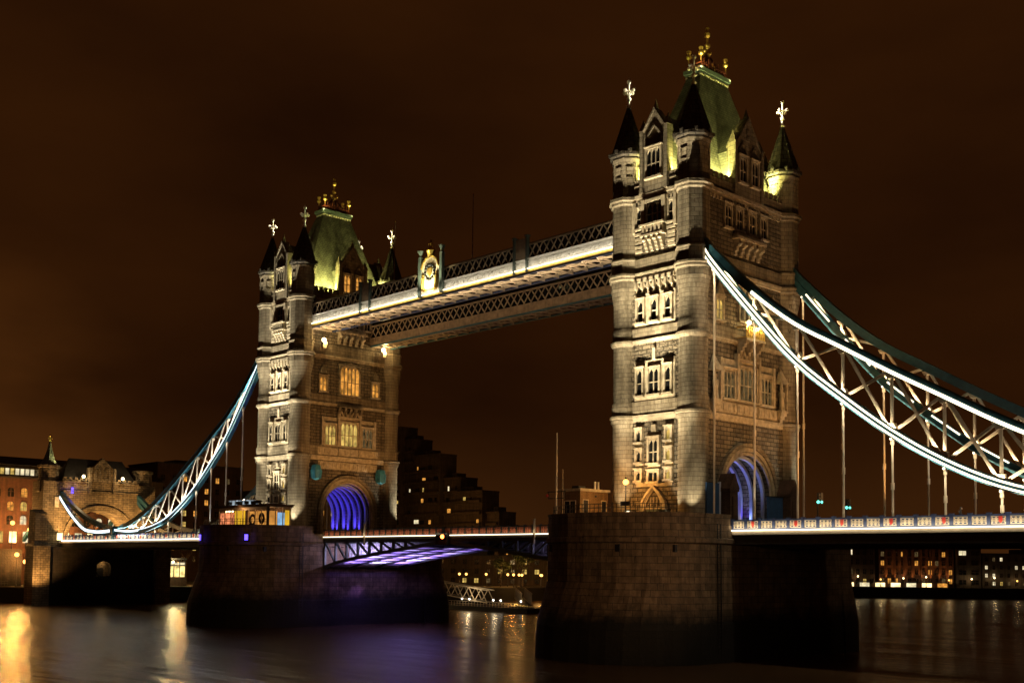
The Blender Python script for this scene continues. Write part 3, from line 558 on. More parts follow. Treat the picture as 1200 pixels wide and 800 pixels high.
# ------------------------------------------------------------------ piers
def make_pier(X0, label):
    root = thing('river_pier', label, 'bridge pier', (X0, 0, 0))
    half = [(10.65,-13.6)]+[(10.65*math.cos(t)**.82, -13.6-8.8*math.sin(t)) for t in [PI/2*i/9 for i in range(1, 9)]]+[(0,-22.4)]
    left = [(-x, y) for x, y in half[::-1]][1:]
    front = half+left                                    # right flank -> nose -> left flank
    plan = front+[(x, -y) for x, y in front[::-1]]
    def ring(k, dz, ey=0): return [(x*(1+k/10.65), y*(1+(k+ey)/24.4), dz) for x, y in plan]
    p = MB(); p.loft([ring(.0, 13.3), ring(0, 15.05)][:2]) if 0 else None
    p.loft([ring(.3, -3), ring(.25, 4.2), ring(.12, 4.5), ring(.0, 12.9), ring(0.25, 13.1), ring(.25, 13.5), ring(.0, 13.7), ring(0, 15.05)])
    body = p.build('pier_body', 'pier', root)
    w = MB(); inner = [(x*.955, y*.978) for x, y in plan]   # parapet wall, open where the road passes
    n = len(plan)
    for i in range(n):
        j = (i+1) % n; a, c = plan[i], plan[j]
        if a[0]*c[0] > 0 and a[1]*c[1] < 0:               # the two long flanks: parapet only outside the carriageway
            for s0, s1 in ((14.5, 9.9), (-9.9, -14.5)):
                sg = 1 if a[0] > 0 else -1; w.box(min(sg*10.2, sg*10.65), max(sg*10.2, sg*10.65), min(s0, s1), max(s0, s1), 15.05, 16.1); w.box(min(sg*10.1, sg*10.75), max(sg*10.1, sg*10.75), min(s0, s1), max(s0, s1), 16.1, 16.3)
            continue
        w.prism([a, c, inner[j], inner[i]], 15.05, 16.1, 'z')
        o2 = [(x*1.008, y*1.004) for x, y in (a, c)]; i2 = [(x*.992, y*.996) for x, y in (inner[j], inner[i])]
        w.prism(o2+i2, 16.1, 16.3, 'z')
    w.build('parapet', 'pier', root)
    for i in (3, 7, 12):
        x, y = front[i]; wh = MB(); wh.box(x-.35, x+.35, y-.06, y+.6, 12.0, 12.8) if i != 3 else wh.box(x-.6, x+.06, y-.35, y+.35, 12.0, 12.8); wh.build('drain_outlet', 'iron', root)
    ld = MB()
    for dx in (-.3, .3): ld.bar((10.95, -12.2+dx, 1.0), (10.8, -12.2+dx, 15.2), .08, .08)
    for i in range(34): ld.bar((10.9, -12.5, 1.4+.4*i), (10.9, -11.9, 1.4+.4*i), .05, .05)
    ld.build('ladder', 'iron', root)
    for sg in (-1, 1):                                   # pointed starling that breaks the current at the foot of the pier
        def nose(k, dy): return [(x*k, -13.6+(y+13.6)*dy) for x, y in front]
        s = MB(); s.loft([[(x, -sg*y, z) for x, y in P] for z, P in ((-3, nose(1.055, 1.27)), (3.4, nose(1.045, 1.23)), (3.7, nose(1.045, 1.23)), (8.6, nose(1.004, 1.02)))]); s.build('starling', 'pier', root)
    return root
near_pier = make_pier(0, 'nearer granite river pier in front right with a cabin on its top')
far_pier = make_pier(-82.3, 'farther granite river pier carrying the lit kiosk')

# ------------------------------------------------------------------ decks and parapets
def tracery(w, h):
    b = MB(); b.box(-w/2, w/2, -.035, .0, 0, .07); b.box(-w/2, w/2, -.035, .0, h-.07, h); b.box(-w/2, -w/2+.06, -.035, 0, .07, h-.07); b.box(w/2-.06, w/2, -.035, 0, .07, h-.07)
    n = 3; cw = (w-.12)/n
    for i in range(n):
        cx = -w/2+.06+cw*(i+.5)
        b.ring((cx, h/2), cw*.30, cw*.43, -.05, .0, 10)
        for sx in (-1, 1):
            for sz in (-1, 1): b.bar((cx+sx*cw*.5, -.02, h/2+sz*h*.43), (cx+sx*cw*.22, -.02, h/2+sz*cw*.24), .05, .07)
        b.box(cx-.05, cx+.05, -.05, 0, h/2-.05, h/2+.05); b.box(cx-cw*.3, cx+cw*.3, -.04, 0, h/2-.03, h/2+.03)
    for i in range(1, n): b.bar((-w/2+.06+cw*i, -.02, .07), (-w/2+.06+cw*i, -.02, h-.07), .06, .06)
    return b
PANEL = tracery(1.42, .78).mesh('parapet_panel', 'cream'); PANELR = tracery(1.42, .78).mesh('parapet_panel', 'darkred')
PB = MB(); PB.box(-.17, .17, -.16, .12, 0, 1.2); PB.box(-.22, .22, -.2, .16, 1.2, 1.3); POST = PB.mesh('parapet_post', 'navy')
PB = MB(); PB.box(-.14, .14, -.12, .1, 0, 1.2); PB.box(-.18, .18, -.16, .14, 1.2, 1.28); POSTD = PB.mesh('parapet_post', 'iron')
SB = MB(); SB.prism([(-.17, .95), (.17, .95), (.17, .5), (0, .28), (-.17, .5)], -.24, -.17, 'y'); SB.box(-.06, .06, -.26, -.24, .45, .85); SHIELD = SB.mesh('shield', 'red')
def parapet(root, x0, x1, y, z, sgn, panel, post, shields=None, railmat='navy', pitch=1.817):
    n = int(round((x1-x0)/pitch)); st = (x1-x0)/n
    r = MB(); r.box(x0, x1, y-.1, y+.1, z+.02, z+.16); r.box(x0, x1, y-.13, y+.13, z+1.04, z+1.16)
    r.box(x0, x1, y+sgn*.01-.015, y+sgn*.01+.015, z+.16, z+1.04); r.build('parapet_rail', railmat, root)
    for i in range(n+1): inst(post, 'parapet_post', root, (x0+i*st, y, z))
    for i in range(n): inst(panel, 'parapet_panel', root, (x0+(i+.5)*st, y-.03, z+.2))
    for x in shields or (): inst(SHIELD, 'shield', root, (x, y, z))
def make_deck(label, X0, sg, length, strip, lit=True):
    root = thing('side_span_deck', label, 'bridge deck', (X0, 0, 0))
    x0, x1 = sorted((sg*10.67, sg*(10.67+length)))
    d = MB(); d.box(x0, x1, -9.3, 9.3, 14.0, 14.56); d.build('roadway', 'asphalt', root)
    k = MB()
    for y in (-5.6, 5.6): k.box(x0, x1, y-.1, y+.1, 14.562, 14.68)
    for y in (-7.6, 7.6): k.box(x0, x1, y-1.7, y+1.7, 14.562, 14.70)
    k.build('footway', 'concrete', root)
    g = MB()
    for y in (-9.2, 9.2): g.box(x0, x1, y-.15, y+.15, 13.1, 14.0); g.box(x0, x1, y-.35, y+.35, 13.0, 13.1)
    n = int(length/2.72)
    for i in range(n): x = x0+(i+.5)*length/n; g.box(x-.12, x+.12, -9, 9, 13.2, 14.0)
    for y in (-4, 0, 4): g.box(x0, x1, y-.12, y+.12, 12.7, 14.0)
    g.build('girder', 'deckdark', root)
    f = MB(); f.box(x0, x1, -9.62, -9.35, 14.05, 14.44); f.build('fascia', 'cream', root)
    s = MB(); s.box(x0, x1, -9.78, -9.64, 14.46, 14.60); s.build('light_strip', strip, root)
    strip_lamp((x0, -10.25, 14.75), (x1, -10.25, 14.75), 520 if sg > 0 else 420, (1, .84, .56), (0, 1, .55), root, .1, 160)
    parapet(root, x0, x1, -9.5, 14.56, -1, PANEL, POST, [sg*(8.0+5.45*k) for k in range(1, int(length/5.45)+1)])
    r = MB(); r.box(x0, x1, 9.4, 9.6, 14.56, 15.75); r.build('parapet_rail', 'navy', root)
    return root
near_deck = make_deck('road deck running right from the nearer pier, cream tracery panels above a white light strip', 0, 1, 74, 'led')
far_deck = make_deck('road deck running left from the farther pier to the gatehouse, under the blue chains', -82.3, -1, 82.0, 'ledw')

def make_bascule(label, X0, sg, red_panels):
    # local: x from 0 (pier face) to L (middle of the span), direction sg
    root = thing('bascule_leaf', label, 'drawbridge leaf', (X0, 0, 0)); L = 30.3
    def bx(a): return sg*a
    def zb(a): return 9.6+(a/L)**.75*4.0 if a > 0 else 9.6
    x0, x1 = sorted((0, sg*L))
    d = MB(); d.box(x0, x1, -7.7, 7.7, 14.0, 14.56); d.build('roadway', 'asphalt', root)
    g = MB(); N = 10
    for y in (-7.6, -2.55, 2.55, 7.6):
        for i in range(N):
            a, c = L*i/N, L*(i+1)/N; g.bar((bx(a), y, zb(a)), (bx(c), y, zb(c)), .42 if y < -7 else .2, .5 if y < -7 else .36)
        g.box(x0, x1, y-.18, y+.18, 13.65, 14.0)
    g.build('girder_chord', 'palegreen', root)
    for y in (-7.6, -2.55, 2.55, 7.6):
        w = MB()
        for i in range(8):
            a, c = L*i/N, L*(i+1)/N
            w.bar((bx(a+.15), y, zb(a)), (bx(a+.15), y, 13.8), .34, .34); w.bar((bx(a+.2), y, 13.7), (bx(c), y, zb(c)), .3, .22)
        if y == -2.55: w.prism([(bx(.2), zb(0)+.3)]+[(bx(L*i/N), zb(L*i/N)+.2) for i in range(1, 8)]+[(bx(L*.7), 13.62), (bx(.2), 13.62)], y-.05, y+.05, 'y')  # plate added inside the web to show up bright under the girder lights
        w.build('girder_web', 'palegreen' if y < -5 else 'lilac', root)
    c_ = MB()
    for i in range(N):
        a = L*i/N; c_.bar((bx(a+.1), -7.4, zb(a)+.02), (bx(a+.1), 7.4, zb(a)+.02), .22, .3)
    c_.build('cross_girder', 'iron', root)
    g = MB()
    for y in (-2.55, 2.55, 7.6):
        for i in range(N): a, c = L*i/N, L*(i+1)/N; g.bar((bx(a), y, zb(a)-.26), (bx(c), y, zb(c)-.26), .24, .06)
    g.build('bottom_flange', 'iron', root)
    s = MB()
    for i in range(8):
        a, e_ = L*i/N+.3, L*(i+1)/N-.1; z0, z1 = zb(a)-.02, zb(e_)-.04
        for y in (-5.08, 0, 5.08): s.add([(bx(a), y-2.35, z0), (bx(a), y+2.35, z0), (bx(e_), y+2.35, z1), (bx(e_), y-2.35, z1), (bx(a), y-2.35, z0+.05), (bx(a), y+2.35, z0+.05), (bx(e_), y+2.35, z1+.05), (bx(e_), y-2.35, z1+.05)], [(0,3,2,1),(4,5,6,7),(0,1,5,4),(1,2,6,5),(2,3,7,6),(3,0,4,7)])
    s.build('soffit_panel', 'lilac', root)
    lx = MB(); a0, a1 = sorted((sg*.05, sg*(L-1.4))); lx.box(a0, a1, -8.02, -7.90, 14.5, 14.62); lx.build('light_strip', 'led', root)
    fa = MB(); fa.box(x0, x1, -7.92, -7.7, 14.05, 14.46); fa.build('fascia', 'deckdark', root)
    strip_lamp((x0, -8.5, 14.75), (x1, -8.5, 14.75), 60 if red_panels else 75, (1, .8, .5), (0, 1, .55), root, .1, 160)
    parapet(root, x0, x1, -7.75, 14.56, -1, PANELR if red_panels else PANEL, POSTD, railmat='iron', pitch=1.52)
    r = MB(); r.box(x0, x1, 7.6, 7.8, 14.56, 15.75); r.build('parapet_rail', 'iron', root)
    p = MB(); p.bar((bx(L*.38), -8.1, 13.2), (bx(L*.38), -8.1, 16.6), .22, .22); p.build('fender_post', 'cream', root)
    return root
bl_far = make_bascule('bascule leaf on the left half of the middle span, soffit lit purple', -71.62, 1, True)
bl_near = make_bascule('bascule leaf on the right half of the middle span, grey-green girder', -10.68, -1, True)
e = MB(); e.box(-42.4, -39.9, -8.3, -7.95, 13.2, 14.9); e.build('lock_box', 'iron', bl_far).location.x = 71.62
t = thing('navigation_lamp', 'round orange-red signal lamp under the middle of the span', 'signal lamp', (-40.4, -8.5, 14.35))
k = MB(); k.tube((0, .2, 0), (0, -.15, 0), .34, .34, 12); k.box(-.1, .1, 0, .3, .2, .7); k.build('lamp_housing', 'iron', t)
k = MB(); k.ball((0, -.2, 0), .3); k.build('lens', 'bulbr', t)
PUR = (.66, .54, 1.0); PUR2 = (.40, .24, 1.0)
for x, y, z, p in ((-69.3, -5.0, 11.4, 260), (-67.0, -5.0, 11.8, 380), (-64.0, -5.0, 12.2, 260), (-61.0, -5.0, 12.7, 120), (-58.0, -5.0, 13.0, 40), (-13.2, -5.0, 11.4, 120), (-17, -5.0, 12.0, 90), (-20.5, -5.0, 12.6, 40)):
    lamp('POINT', (x, y, z), p, PUR, size=.2, name='girder_light')
for i, (x, p) in enumerate(((-68.5, 520), (-65.5, 620), (-62.4, 560), (-59.4, 420), (-56.4, 300), (-53.4, 200), (-50.3, 110), (-47.2, 50))):
    for y, q in ((-5.08, .8), (0, 1.0), (5.08, 1.15)): x += 1.5 if y == -5.08 else 0; lamp('SPOT', (x, y, 9.6+(abs(x+71.62)/30.3)**.75*4.0-2.6), p*2.6*q, PUR2 if (i+int(y)) % 3 else (.62, .52, 1), target=(x+.2, y, 16), size=.3, cone=112, blend=.9, name='soffit_spot')
for x in (-16, -20, -24): lamp('SPOT', (x, 0, 9.5), 260, PUR2, target=(x, 0, 16), size=.2, cone=110, blend=.9, name='soffit_spot')
strip_lamp((-71.2, -7, 8.6), (-71.2, 7, 8.6), 9, (.14, .10, 1), (-1, 0, -.6), None, .3, 150)
lamp('SPOT', (-69.5, -1, 8.2), 700, (.30, .14, 1), target=(-71, -1, 1), size=.3, cone=90, blend=.9, name='pier_flank_flood')

# ------------------------------------------------------------------ suspension chains
TOP = [(6.5,48.2),(8.0,46.5),(13.45,41.2),(18.9,36.9),(24.35,33.7),(29.8,30.5),(35.25,27.5),(40.7,24.5),(46.15,21.9),(51.6,19.7),(57.05,18.0),(62.5,16.95),(64.6,16.8)]
BOT = [(6.5,47.4),(8.0,45.2),(13.45,38.7),(18.9,32.7),(24.35,28.2),(29.8,24.15),(35.25,20.9),(40.7,18.5),(46.15,17.1),(51.6,16.35),(57.05,16.1),(62.5,16.35),(64.6,16.5)]
ST = [(64.6,16.8),(70,17.5),(75,18.5),(80,19.9),(87,22.6),(94.2,26.0)]; SBt = [(64.6,16.5),(70,16.25),(75,16.4),(80,17.2),(87,20.6),(94.2,25.2)]
def smooth(P, n=4):
    out = []
    for i in range(len(P)-1):
        a, b_, c, d = P[max(0, i-1)], P[i], P[i+1], P[min(len(P)-1, i+2)]
        for k in range(n):
            t = k/n; q = []
            for j in (0, 1): q.append(.5*(2*b_[j]+(c[j]-a[j])*t+(2*a[j]-5*b_[j]+4*c[j]-d[j])*t*t+(3*b_[j]-a[j]-3*c[j]+d[j])*t**3))
            out.append(tuple(q))
    return out+[P[-1]]
def off(P, d):
    out = []
    for i, p in enumerate(P):
        a, c = P[max(0, i-1)], P[min(len(P)-1, i+1)]; t = Vector((c[0]-a[0], c[1]-a[1])).normalized(); out.append((p[0]-t.y*d, p[1]+t.x*d))
    return out
def make_chain(label, X0, sg, y, mode, hangers=True):
    root = thing('suspension_chain', label, 'bridge chain', (X0, 0, 0), group=None)
    def poly(mb, P, yy, w, h):
        for a, c in zip(P, P[1:]):
            A, B_ = Vector((sg*a[0], yy, a[1])), Vector((sg*c[0], yy, c[1])); d = (B_-A).normalized()*.04; mb.bar(A-d, B_+d, w, h)
    def P3(p, yy=None): return (sg*p[0], y if yy is None else yy, p[1])
    for nm, top, bot in (('top_chord', TOP, None), ('bottom_chord', BOT, None), ('short_chord', ST, None), ('short_chord', SBt, None)):
        m = MB(); S = smooth(top); poly(m, S, y-.28, .14, .85); poly(m, S, y+.28, .14, .85); poly(m, off(S, .44), y, .8, .08); poly(m, off(S, -.44), y, .8, .08); m.build(nm, 'teal', root)
    # light strips on the riverward face of each chord
    ys = y-.40
    if mode == 'near_right':
        m = MB(); S = smooth(TOP)[8:]; poly(m, off(S, -.24), ys, .07, .34)
        S = smooth(BOT)[1:]; poly(m, off(S, .24), ys, .07, .20); poly(m, off(S, -.24), ys, .07, .20)
        m.build('light_strip', 'led', root)
    elif mode == 'far_right':
        m = MB()
        for k in range(1, 11):
            a, c = Vector(BOT[k]), Vector(BOT[k+1]); s_, f_ = a+(c-a)*.12, a+(c-a)*.72
            m.bar((sg*s_.x, ys, s_.y+.32), (sg*f_.x, ys, f_.y+.32), .07, .16)
        m.build('light_strip', 'led', root)
    elif mode == 'near_left':
        m = MB(); S = smooth(BOT)[4:]; poly(m, off(S[:34], .36), ys, .06, .16); poly(m, off(S[33:], .22), ys, .07, .42); poly(m, off(smooth(SBt), .1), ys, .07, .6); m.build('light_strip', 'ledc', root)
    else:
        m = MB(); poly(m, off(smooth(BOT)[36:], .3), ys, .05, .08); m.build('light_strip', 'ledd', root)
    for k in range(1, 12):
        wv = MB(); wv.bar(P3(BOT[k]), P3(TOP[k]), .26, .26); wv.build('web_post', 'cream', root)
        if k >= 1:
            a, c = (k, k+1) if k < 12 else (k, k)
            if TOP[k][1]-BOT[k][1] > .7:
                wd = MB(); wd.bar(P3(TOP[k], y-.12), P3(BOT[c], y-.12), .2, .3); wd.build('web_diagonal', 'cream', root); wd = MB(); wd.bar(P3(BOT[k], y+.12), P3(TOP[c], y+.12), .2, .3); wd.build('web_diagonal', 'cream', root)
    for k in range(1, 5):
        wv = MB(); wv.bar(P3(SBt[k]), P3(ST[k]), .22, .22); wv.build('web_post', 'cream', root); wd = MB(); wd.bar(P3(ST[k]), P3(SBt[k+1]), .2, .24); wd.build('web_diagonal', 'cream', root)
    for k in range(1, 11):
        for P_, dz in ((BOT[k], .35), (TOP[k], -.35)):
            gp = MB(); gp.prism([(sg*P_[0]-.55, P_[1]+dz-.1), (sg*P_[0]+.55, P_[1]+dz-.1), (sg*P_[0]+.3, P_[1]+dz+(.55 if dz > 0 else -.55)), (sg*P_[0]-.3, P_[1]+dz+(.55 if dz > 0 else -.55))], y-.30, y+.30, 'y'); gp.build('gusset_plate', 'cream', root)
    pn = MB(); pn.tube((sg*64.6, y-.75, 16.65), (sg*64.6, y+.75, 16.65), .85, .85, 16); pn.tube((sg*64.6, y-.85, 16.65), (sg*64.6, y+.85, 16.65), .4, .4, 12); pn.box(sg*64.6-.45, sg*64.6+.45, y-.5, y+.5, 14.6, 16.0); pn.build('link_pin', 'teal', root)
    for k in range(1, 12):
        x, z = sg*BOT[k][0], BOT[k][1]-.4
        if z < 15.7: continue
        h = MB(); h.tube((x, y, 14.6), (x, y, z), .12, .12, 8); h.box(x-.2, x+.2, y-.2, y+.2, z-.1, z+.1); h.tube((x, y, z-.9), (x, y, z-.1), .2, .2, 8)
        m_ = 14.6+(z-14.6)*.45
        if z > 18: h.tube((x, y, m_-.35), (x, y, m_+.35), .19, .19, 8)
        h.tube((x, y, 14.6), (x, y, 15.0), .2, .2, 8); ho = h.build('hanger', 'cream', root)
        if mode in ('near_right', 'far_right'):
            l = MB(); l.ball((x, y-.33, z-.3), .13, 8); l.build('node_lamp', 'led', ho)
            if mode == 'near_right': lamp('SPOT', (x, y-.75, z-.2), 300, (1, .88, .66), root, (x, y, z-6), .06, 55, .6)
            else: lamp('SPOT', (x, y-.75, z-.2), 90, (1, .80, .55), root, (x, y, z-6), .06, 55, .6)
    return root
make_chain('nearer suspension chain on the right, outlined by two bright white light strips', 0, 1, -9.3, 'near_right')
make_chain('farther suspension chain on the right with a dashed row of lights and dark teal top', 0, 1, 9.3, 'far_right')
make_chain('nearer turquoise suspension chain sweeping down to the left from the farther tower', -82.3, -1, -9.3, 'near_left')
make_chain('suspension chain on the left seen mostly behind the nearer turquoise one', -82.3, -1, 9.3, 'far_left')
# the light strips also wash the web members and the hangers
def chain_wash(X0, sg, y, power, c, down, k0=1, k1=11):
    for k in range(k0, k1, 2):
        a, e_ = BOT[k], BOT[min(k+2, 11)]
        strip_lamp((X0+sg*a[0], y-.36, a[1]+.62), (X0+sg*e_[0], y-.36, e_[1]+.62), power, c, (0, .25, 1), None, .08, 165)
        strip_lamp((X0+sg*a[0], y-.62, a[1]-.62), (X0+sg*e_[0], y-.62, e_[1]-.62), down, c, (0, .35, -1), None, .08, 150)
chain_wash(0, 1, -9.3, 300, (1, .80, .52), 260); chain_wash(0, 1, 9.3, 260, (1, .72, .42), 120); chain_wash(-82.3, -1, -9.3, 340, (1, .90, .74), 260); chain_wash(-82.3, -1, 9.3, 40, (1, .8, .5), 30)
# a few lamps at the foot of the chains pick out the blue paint
for x in (-98, -106, -115, -126): lamp('SPOT', (x, -10.4, 15.9), 900, (.9, .97, 1), target=(x-.5, -9.5, 30), size=.1, cone=70, blend=.8, name='chain_uplight')
for x, y in ((16, 8.4), (27, 8.4), (38, 8.4), (14, -10.6)): lamp('SPOT', (x, y, 15.9), 3200 if y > 0 else 700, (1, .9, .75), target=(x+.5, 9.3 if y > 0 else -9.6, 34), size=.1, cone=70, blend=.8, name='chain_uplight')

# ------------------------------------------------------------------ high-level walkways
def lattice(mb, x0, x1, y, z0, z1, pitch, w=.17, t=.1):
    n = int(round((x1-x0)/pitch)); st = (x1-x0)/n
    for i in range(n):
        a, c = x0+i*st, x0+(i+1)*st; mb.bar((a, y, z0), (c, y, z1), t, w, (0, 1, 0)) if 0 else mb.bar((a, y-.04, z0), (c, y-.04, z1), t, w)
        mb.bar((a, y+.05, z1), (c, y+.05, z0), t, w)
def make_walkway(label, y0, y1, zb, lit):
    root = thing('high_walkway', label, 'footbridge'); x0, x1 = -76.35, -5.95
    d = MB(); d.box(x0, x1, y0+.3, y1-.3, zb+.9, zb+1.15); d.build('floor_slab', 'deckdark', root)
    r = MB(); r.prism([(y0+.1, 54.0), (y1-.1, 54.0), (y1-.6, 54.35), ((y0+y1)/2, 54.7), (y0+.6, 54.35)], x0, x1, 'x'); r.build('roof', 'darkroof', root)
    i = MB(); i.box(x0, x1, y0+.35, y1-.35, zb+1.15, 54.0); i.build('glazed_wall', 'glass', root)
    if lit:
        l = MB(); lattice(l, x0, x1, y0+.06, 51.95, 53.85, 1.36); l.box(x0, x1, y0-.02, y0+.14, 53.8, 53.98); l.build('lattice', 'lattice', root)
        bnd = MB(); bnd.box(x0, x1, y0-.02, y0+.2, 50.75, 51.85); bnd.box(x0, x1, y0-.2, y0+.2, 51.85, 51.97); bnd.box(x0, x1, y0-.12, y0+.2, 50.55, 50.72)
        n = 92
        for k in range(n): x = x0+(k+.5)*(x1-x0)/n; bnd.box(x-.06, x+.06, y0-.1, y0-.02, 50.75, 51.5); bnd.ring((x+.38, 51.28), .2, .3, y0-.08, y0-.02, 8) if k < n-1 else None
        bnd.build('balustrade', 'white', root)
        s = MB(); s.box(x0, x1, y0-.34, y0-.24, 50.42, 50.56); s.build('light_strip', 'led', root)
        strip_lamp((x0+.5, y0-.9, 50.5), (x1-.5, y0-.9, 50.5), 360, (1, .88, .66), (0, 1, .75), root, .1, 150)
        strip_lamp((x0+.5, y0+.6, 48.6), (x1-.5, y0+.6, 48.6), 1500, (1, .74, .46), (0, .5, 1), root, .1, 150)  # added fill for the underside; no light strip runs here
        li = MB(); li.box(x0, x1, y0-.16, y0+.25, 50.02, 50.42); li.build('lower_lip', 'gold', root)
    else:
        l = MB(); lattice(l, x0, x1, y0-.1, zb+1.5, zb+3.4, 1.5, .2); l.box(x0, x1, y0-.16, y0+.06, zb+3.35, zb+3.6); l.box(x0, x1, y0-.12, y0+.1, zb+.15, zb+1.45)
        strip_lamp((x0+.5, y0-2.5, 47.4), (x1-.5, y0-2.5, 47.4), 170, (1, .62, .32), (0, 1, .8), root, .1, 150)
        for k in range(47): l.box(x0+k*1.5-.05, x0+k*1.5+.05, y0-.18, y0-.12, zb+.2, zb+1.45)
        l.build('lattice', 'lattice', root)
    e = MB(); e.box(x0, x1, y0-.1, y0+.2, zb-.12, zb+.1); e.box(x0, x1, y1-.2, y1+.1, zb-.12, zb+.1); e.build('edge_beam', 'navy' if lit else 'teal', root)
    u = MB(); n = 26; st = (x1-x0)/n
    for k in range(n):
        a = x0+k*st; u.bar((a, y0+.2, zb), (a, y1-.2, zb), .16, .2); u.bar((a, y0+.2, zb+.05), (a+st, y1-.2, zb+.05), .14, .14); u.bar((a, y1-.2, zb+.12), (a+st, y0+.2, zb+.12), .14, .14)
    for yy in (y0+.35, (y0+y1)/2, y1-.35): u.box(x0, x1, yy-.1, yy+.1, zb+.2, zb+.45)
    u.build('underside_bracing', 'cream', root)
    if lit:
        for xc in (-24.9, -60.5):
            p = MB(); p.box(xc-1.1, xc+1.1, y0-.1, y0+.2, 52.0, 54.9); p.build('pier_panel', 'lattice', root)
            for s_ in (-1.25, 1.25): p = MB(); p.box(xc+s_-.14, xc+s_+.14, y0-.4, y0+.1, 50.1, 55.0); p.box(xc+s_-.26, xc+s_+.26, y0-.5, y0+.2, 55.0, 55.2); p.build('panel_post', 'palegreen', root)
        # carved and gilded arms over the middle
        xc = -43.9; ar = MB(); ar.prism([(xc-2.0, 50.6), (xc+2.0, 50.6), (xc+2.0, 54.3), (xc+1.6, 55.2), (xc+.8, 55.8), (xc, 56.0), (xc-.8, 55.8), (xc-1.6, 55.2), (xc-2.0, 54.3)], y0-.55, y0-.3, 'y')
        ao = ar.build('arms_panel', 'cream', root)
        w = MB()
        for k in range(14): a = 2*PI*k/14; w.ball((xc+1.05*math.cos(a), y0-.62, 53.6+1.15*math.sin(a)), .24, 7)
        w.build('wreath', 'iron', ao)
        w = MB(); w.prism([(xc-.5, 54.2), (xc+.5, 54.2), (xc+.5, 53.4), (xc, 52.9), (xc-.5, 53.4)], y0-.72, y0-.56, 'y')
        for s_ in (-1, 1):
            w.lathe([(51.0,.3),(51.6,.35),(52.4,.25),(52.9,.3),(53.1,.12),(53.3,.2),(53.5,.02)], xc+s_*1.5, y0-.65, 8)
        w.box(xc-1.6, xc+1.6, y0-.65, y0-.56, 50.8, 51.2)
        pts = [(xc-2, 54.3), (xc-1.6, 55.2), (xc-.8, 55.8), (xc, 56.0), (xc+.8, 55.8), (xc+1.6, 55.2), (xc+2, 54.3)]
        for a, c in zip(pts, pts[1:]): w.bar((a[0], y0-.5, a[1]), (c[0], y0-.5, c[1]), .5, .22)
        w.lathe([(56.0,.5),(56.3,.55),(56.8,.75),(57.1,.6),(57.4,.2),(57.5,.35),(57.9,.4),(58.1,.12),(58.4,.22),(58.6,.03)], xc, y0-.45, 10)
        w.build('gilt_crest', 'gold', ao)
        for s_ in (-2.5, 2.5): p = MB(); p.box(xc+s_-.26, xc+s_+.26, y0-.65, y0-.1, 50.2, 56.2); p.lathe([(56.2,.36),(56.4,.2),(56.7,.3),(57.2,.5),(57.3,.1)], xc+s_, y0-.38, 8); p.build('arms_post', 'palegreen', ao)
        lamp('SPOT', (xc, y0-2.2, 50.3), 5000, (1, .92, .55), root, (xc, y0-.4, 54), .1, 110, .6); lamp('POINT', (xc, y0-1.6, 56.4), 40, (1, .8, .35), root, size=.1)
    return root
make_walkway('high walkway nearer the camera with a white lit balustrade and gilt coat of arms', -8.4, -3.7, 49.95, True)
make_walkway('high walkway behind and below the lit one, unlit lattice side', 4.4, 8.5, 48.55, False)
for x, y, h, lb in ((-40.3, -3.0, 65.7, 'thin flagpole rising from the middle of the lit high walkway'), (-59.3, -3.0, 65.5, 'thin flagpole standing on the walkway near the farther tower')):
    f = thing('flagpole', lb, 'flagpole', (x, y-.8, 54.4)); k = MB(); k.tube((0, 0, 0), (0, 0, h-54.4), .09, .05, 6); k.build('pole', 'lattice', f); k = MB(); k.ball((0, 0, h-54.3), .12, 6); k.build('pole_cap', 'gold', f)

# ------------------------------------------------------------------ tower floodlights (fixtures on the piers)
def floodlight(loc, target, power, c, cone, label, group):
    t = thing('floodlight', label, 'floodlight', loc, group=group)
    k = MB(); k.box(-.3, .3, -.2, .2, 0, .12); k.box(-.05, .05, -.05, .05, .12, .5); k.build('bracket', 'iron', t)
    k = MB(); k.box(-.35, .35, -.22, .22, .4, .9); k.build('housing', 'iron', t)
    lamp('SPOT', (0, 0, 1.05), power, c, t, Vector(target)-Vector(loc), .25, cone, .55)
WW = (1.0, .84, .55); CW = (1.0, .88, .64)
for X0, k, c, g, lb, yy, zz, dxs in ((0, 1.75, WW, 'floodlights in front of the nearer tower', 'black floodlight box on the nearer pier aimed up the tower', -18.6, 15.06, (-2.4, -.4, 1.6, 3.6)), (-82.3, 1.6, CW, 'floodlights in front of the farther tower', 'black floodlight box in front of the farther tower aimed up it', -16.9, 19.47, (-4.2, -1.4, 1.4, 4.2))):
    for dx in dxs:
        floodlight((X0+dx, yy, zz), (X0+dx*.72, -10, 50), 31000*k, c, 25, lb, g)
    for dx in (dxs[0]-.4, dxs[3]+.6):
        floodlight((X0+dx, yy+.3, zz), (X0+dx*.8, -10, 36), 12000*k, c, 36, lb, g)
    for dx in (-1.6, 2.4): floodlight((X0+dx, yy+.6, zz), (X0+dx*.6, -10, 27.5), 3600*k, c, 54, lb, g)
    for dx, dy in ((-7.7, -12.3), (-2.8, -12.2), (2.7, -12.4), (7.3, -12.2)):
        floodlight((X0+dx, dy, 15.06), (X0+(-1 if dx < 0 else 1)*CX*1.0, -CY-1.0, 22), 1100 if X0 == 0 else 2200, c, 60, lb, g)
    floodlight((X0+8.6, 13.6, 15.06), (X0+CX, CY, 24), 2600*k, (1, .9, .65), 55, 'black floodlight box beyond the road at the foot of the %s tower' % ('nearer' if X0 == 0 else 'farther'), None)
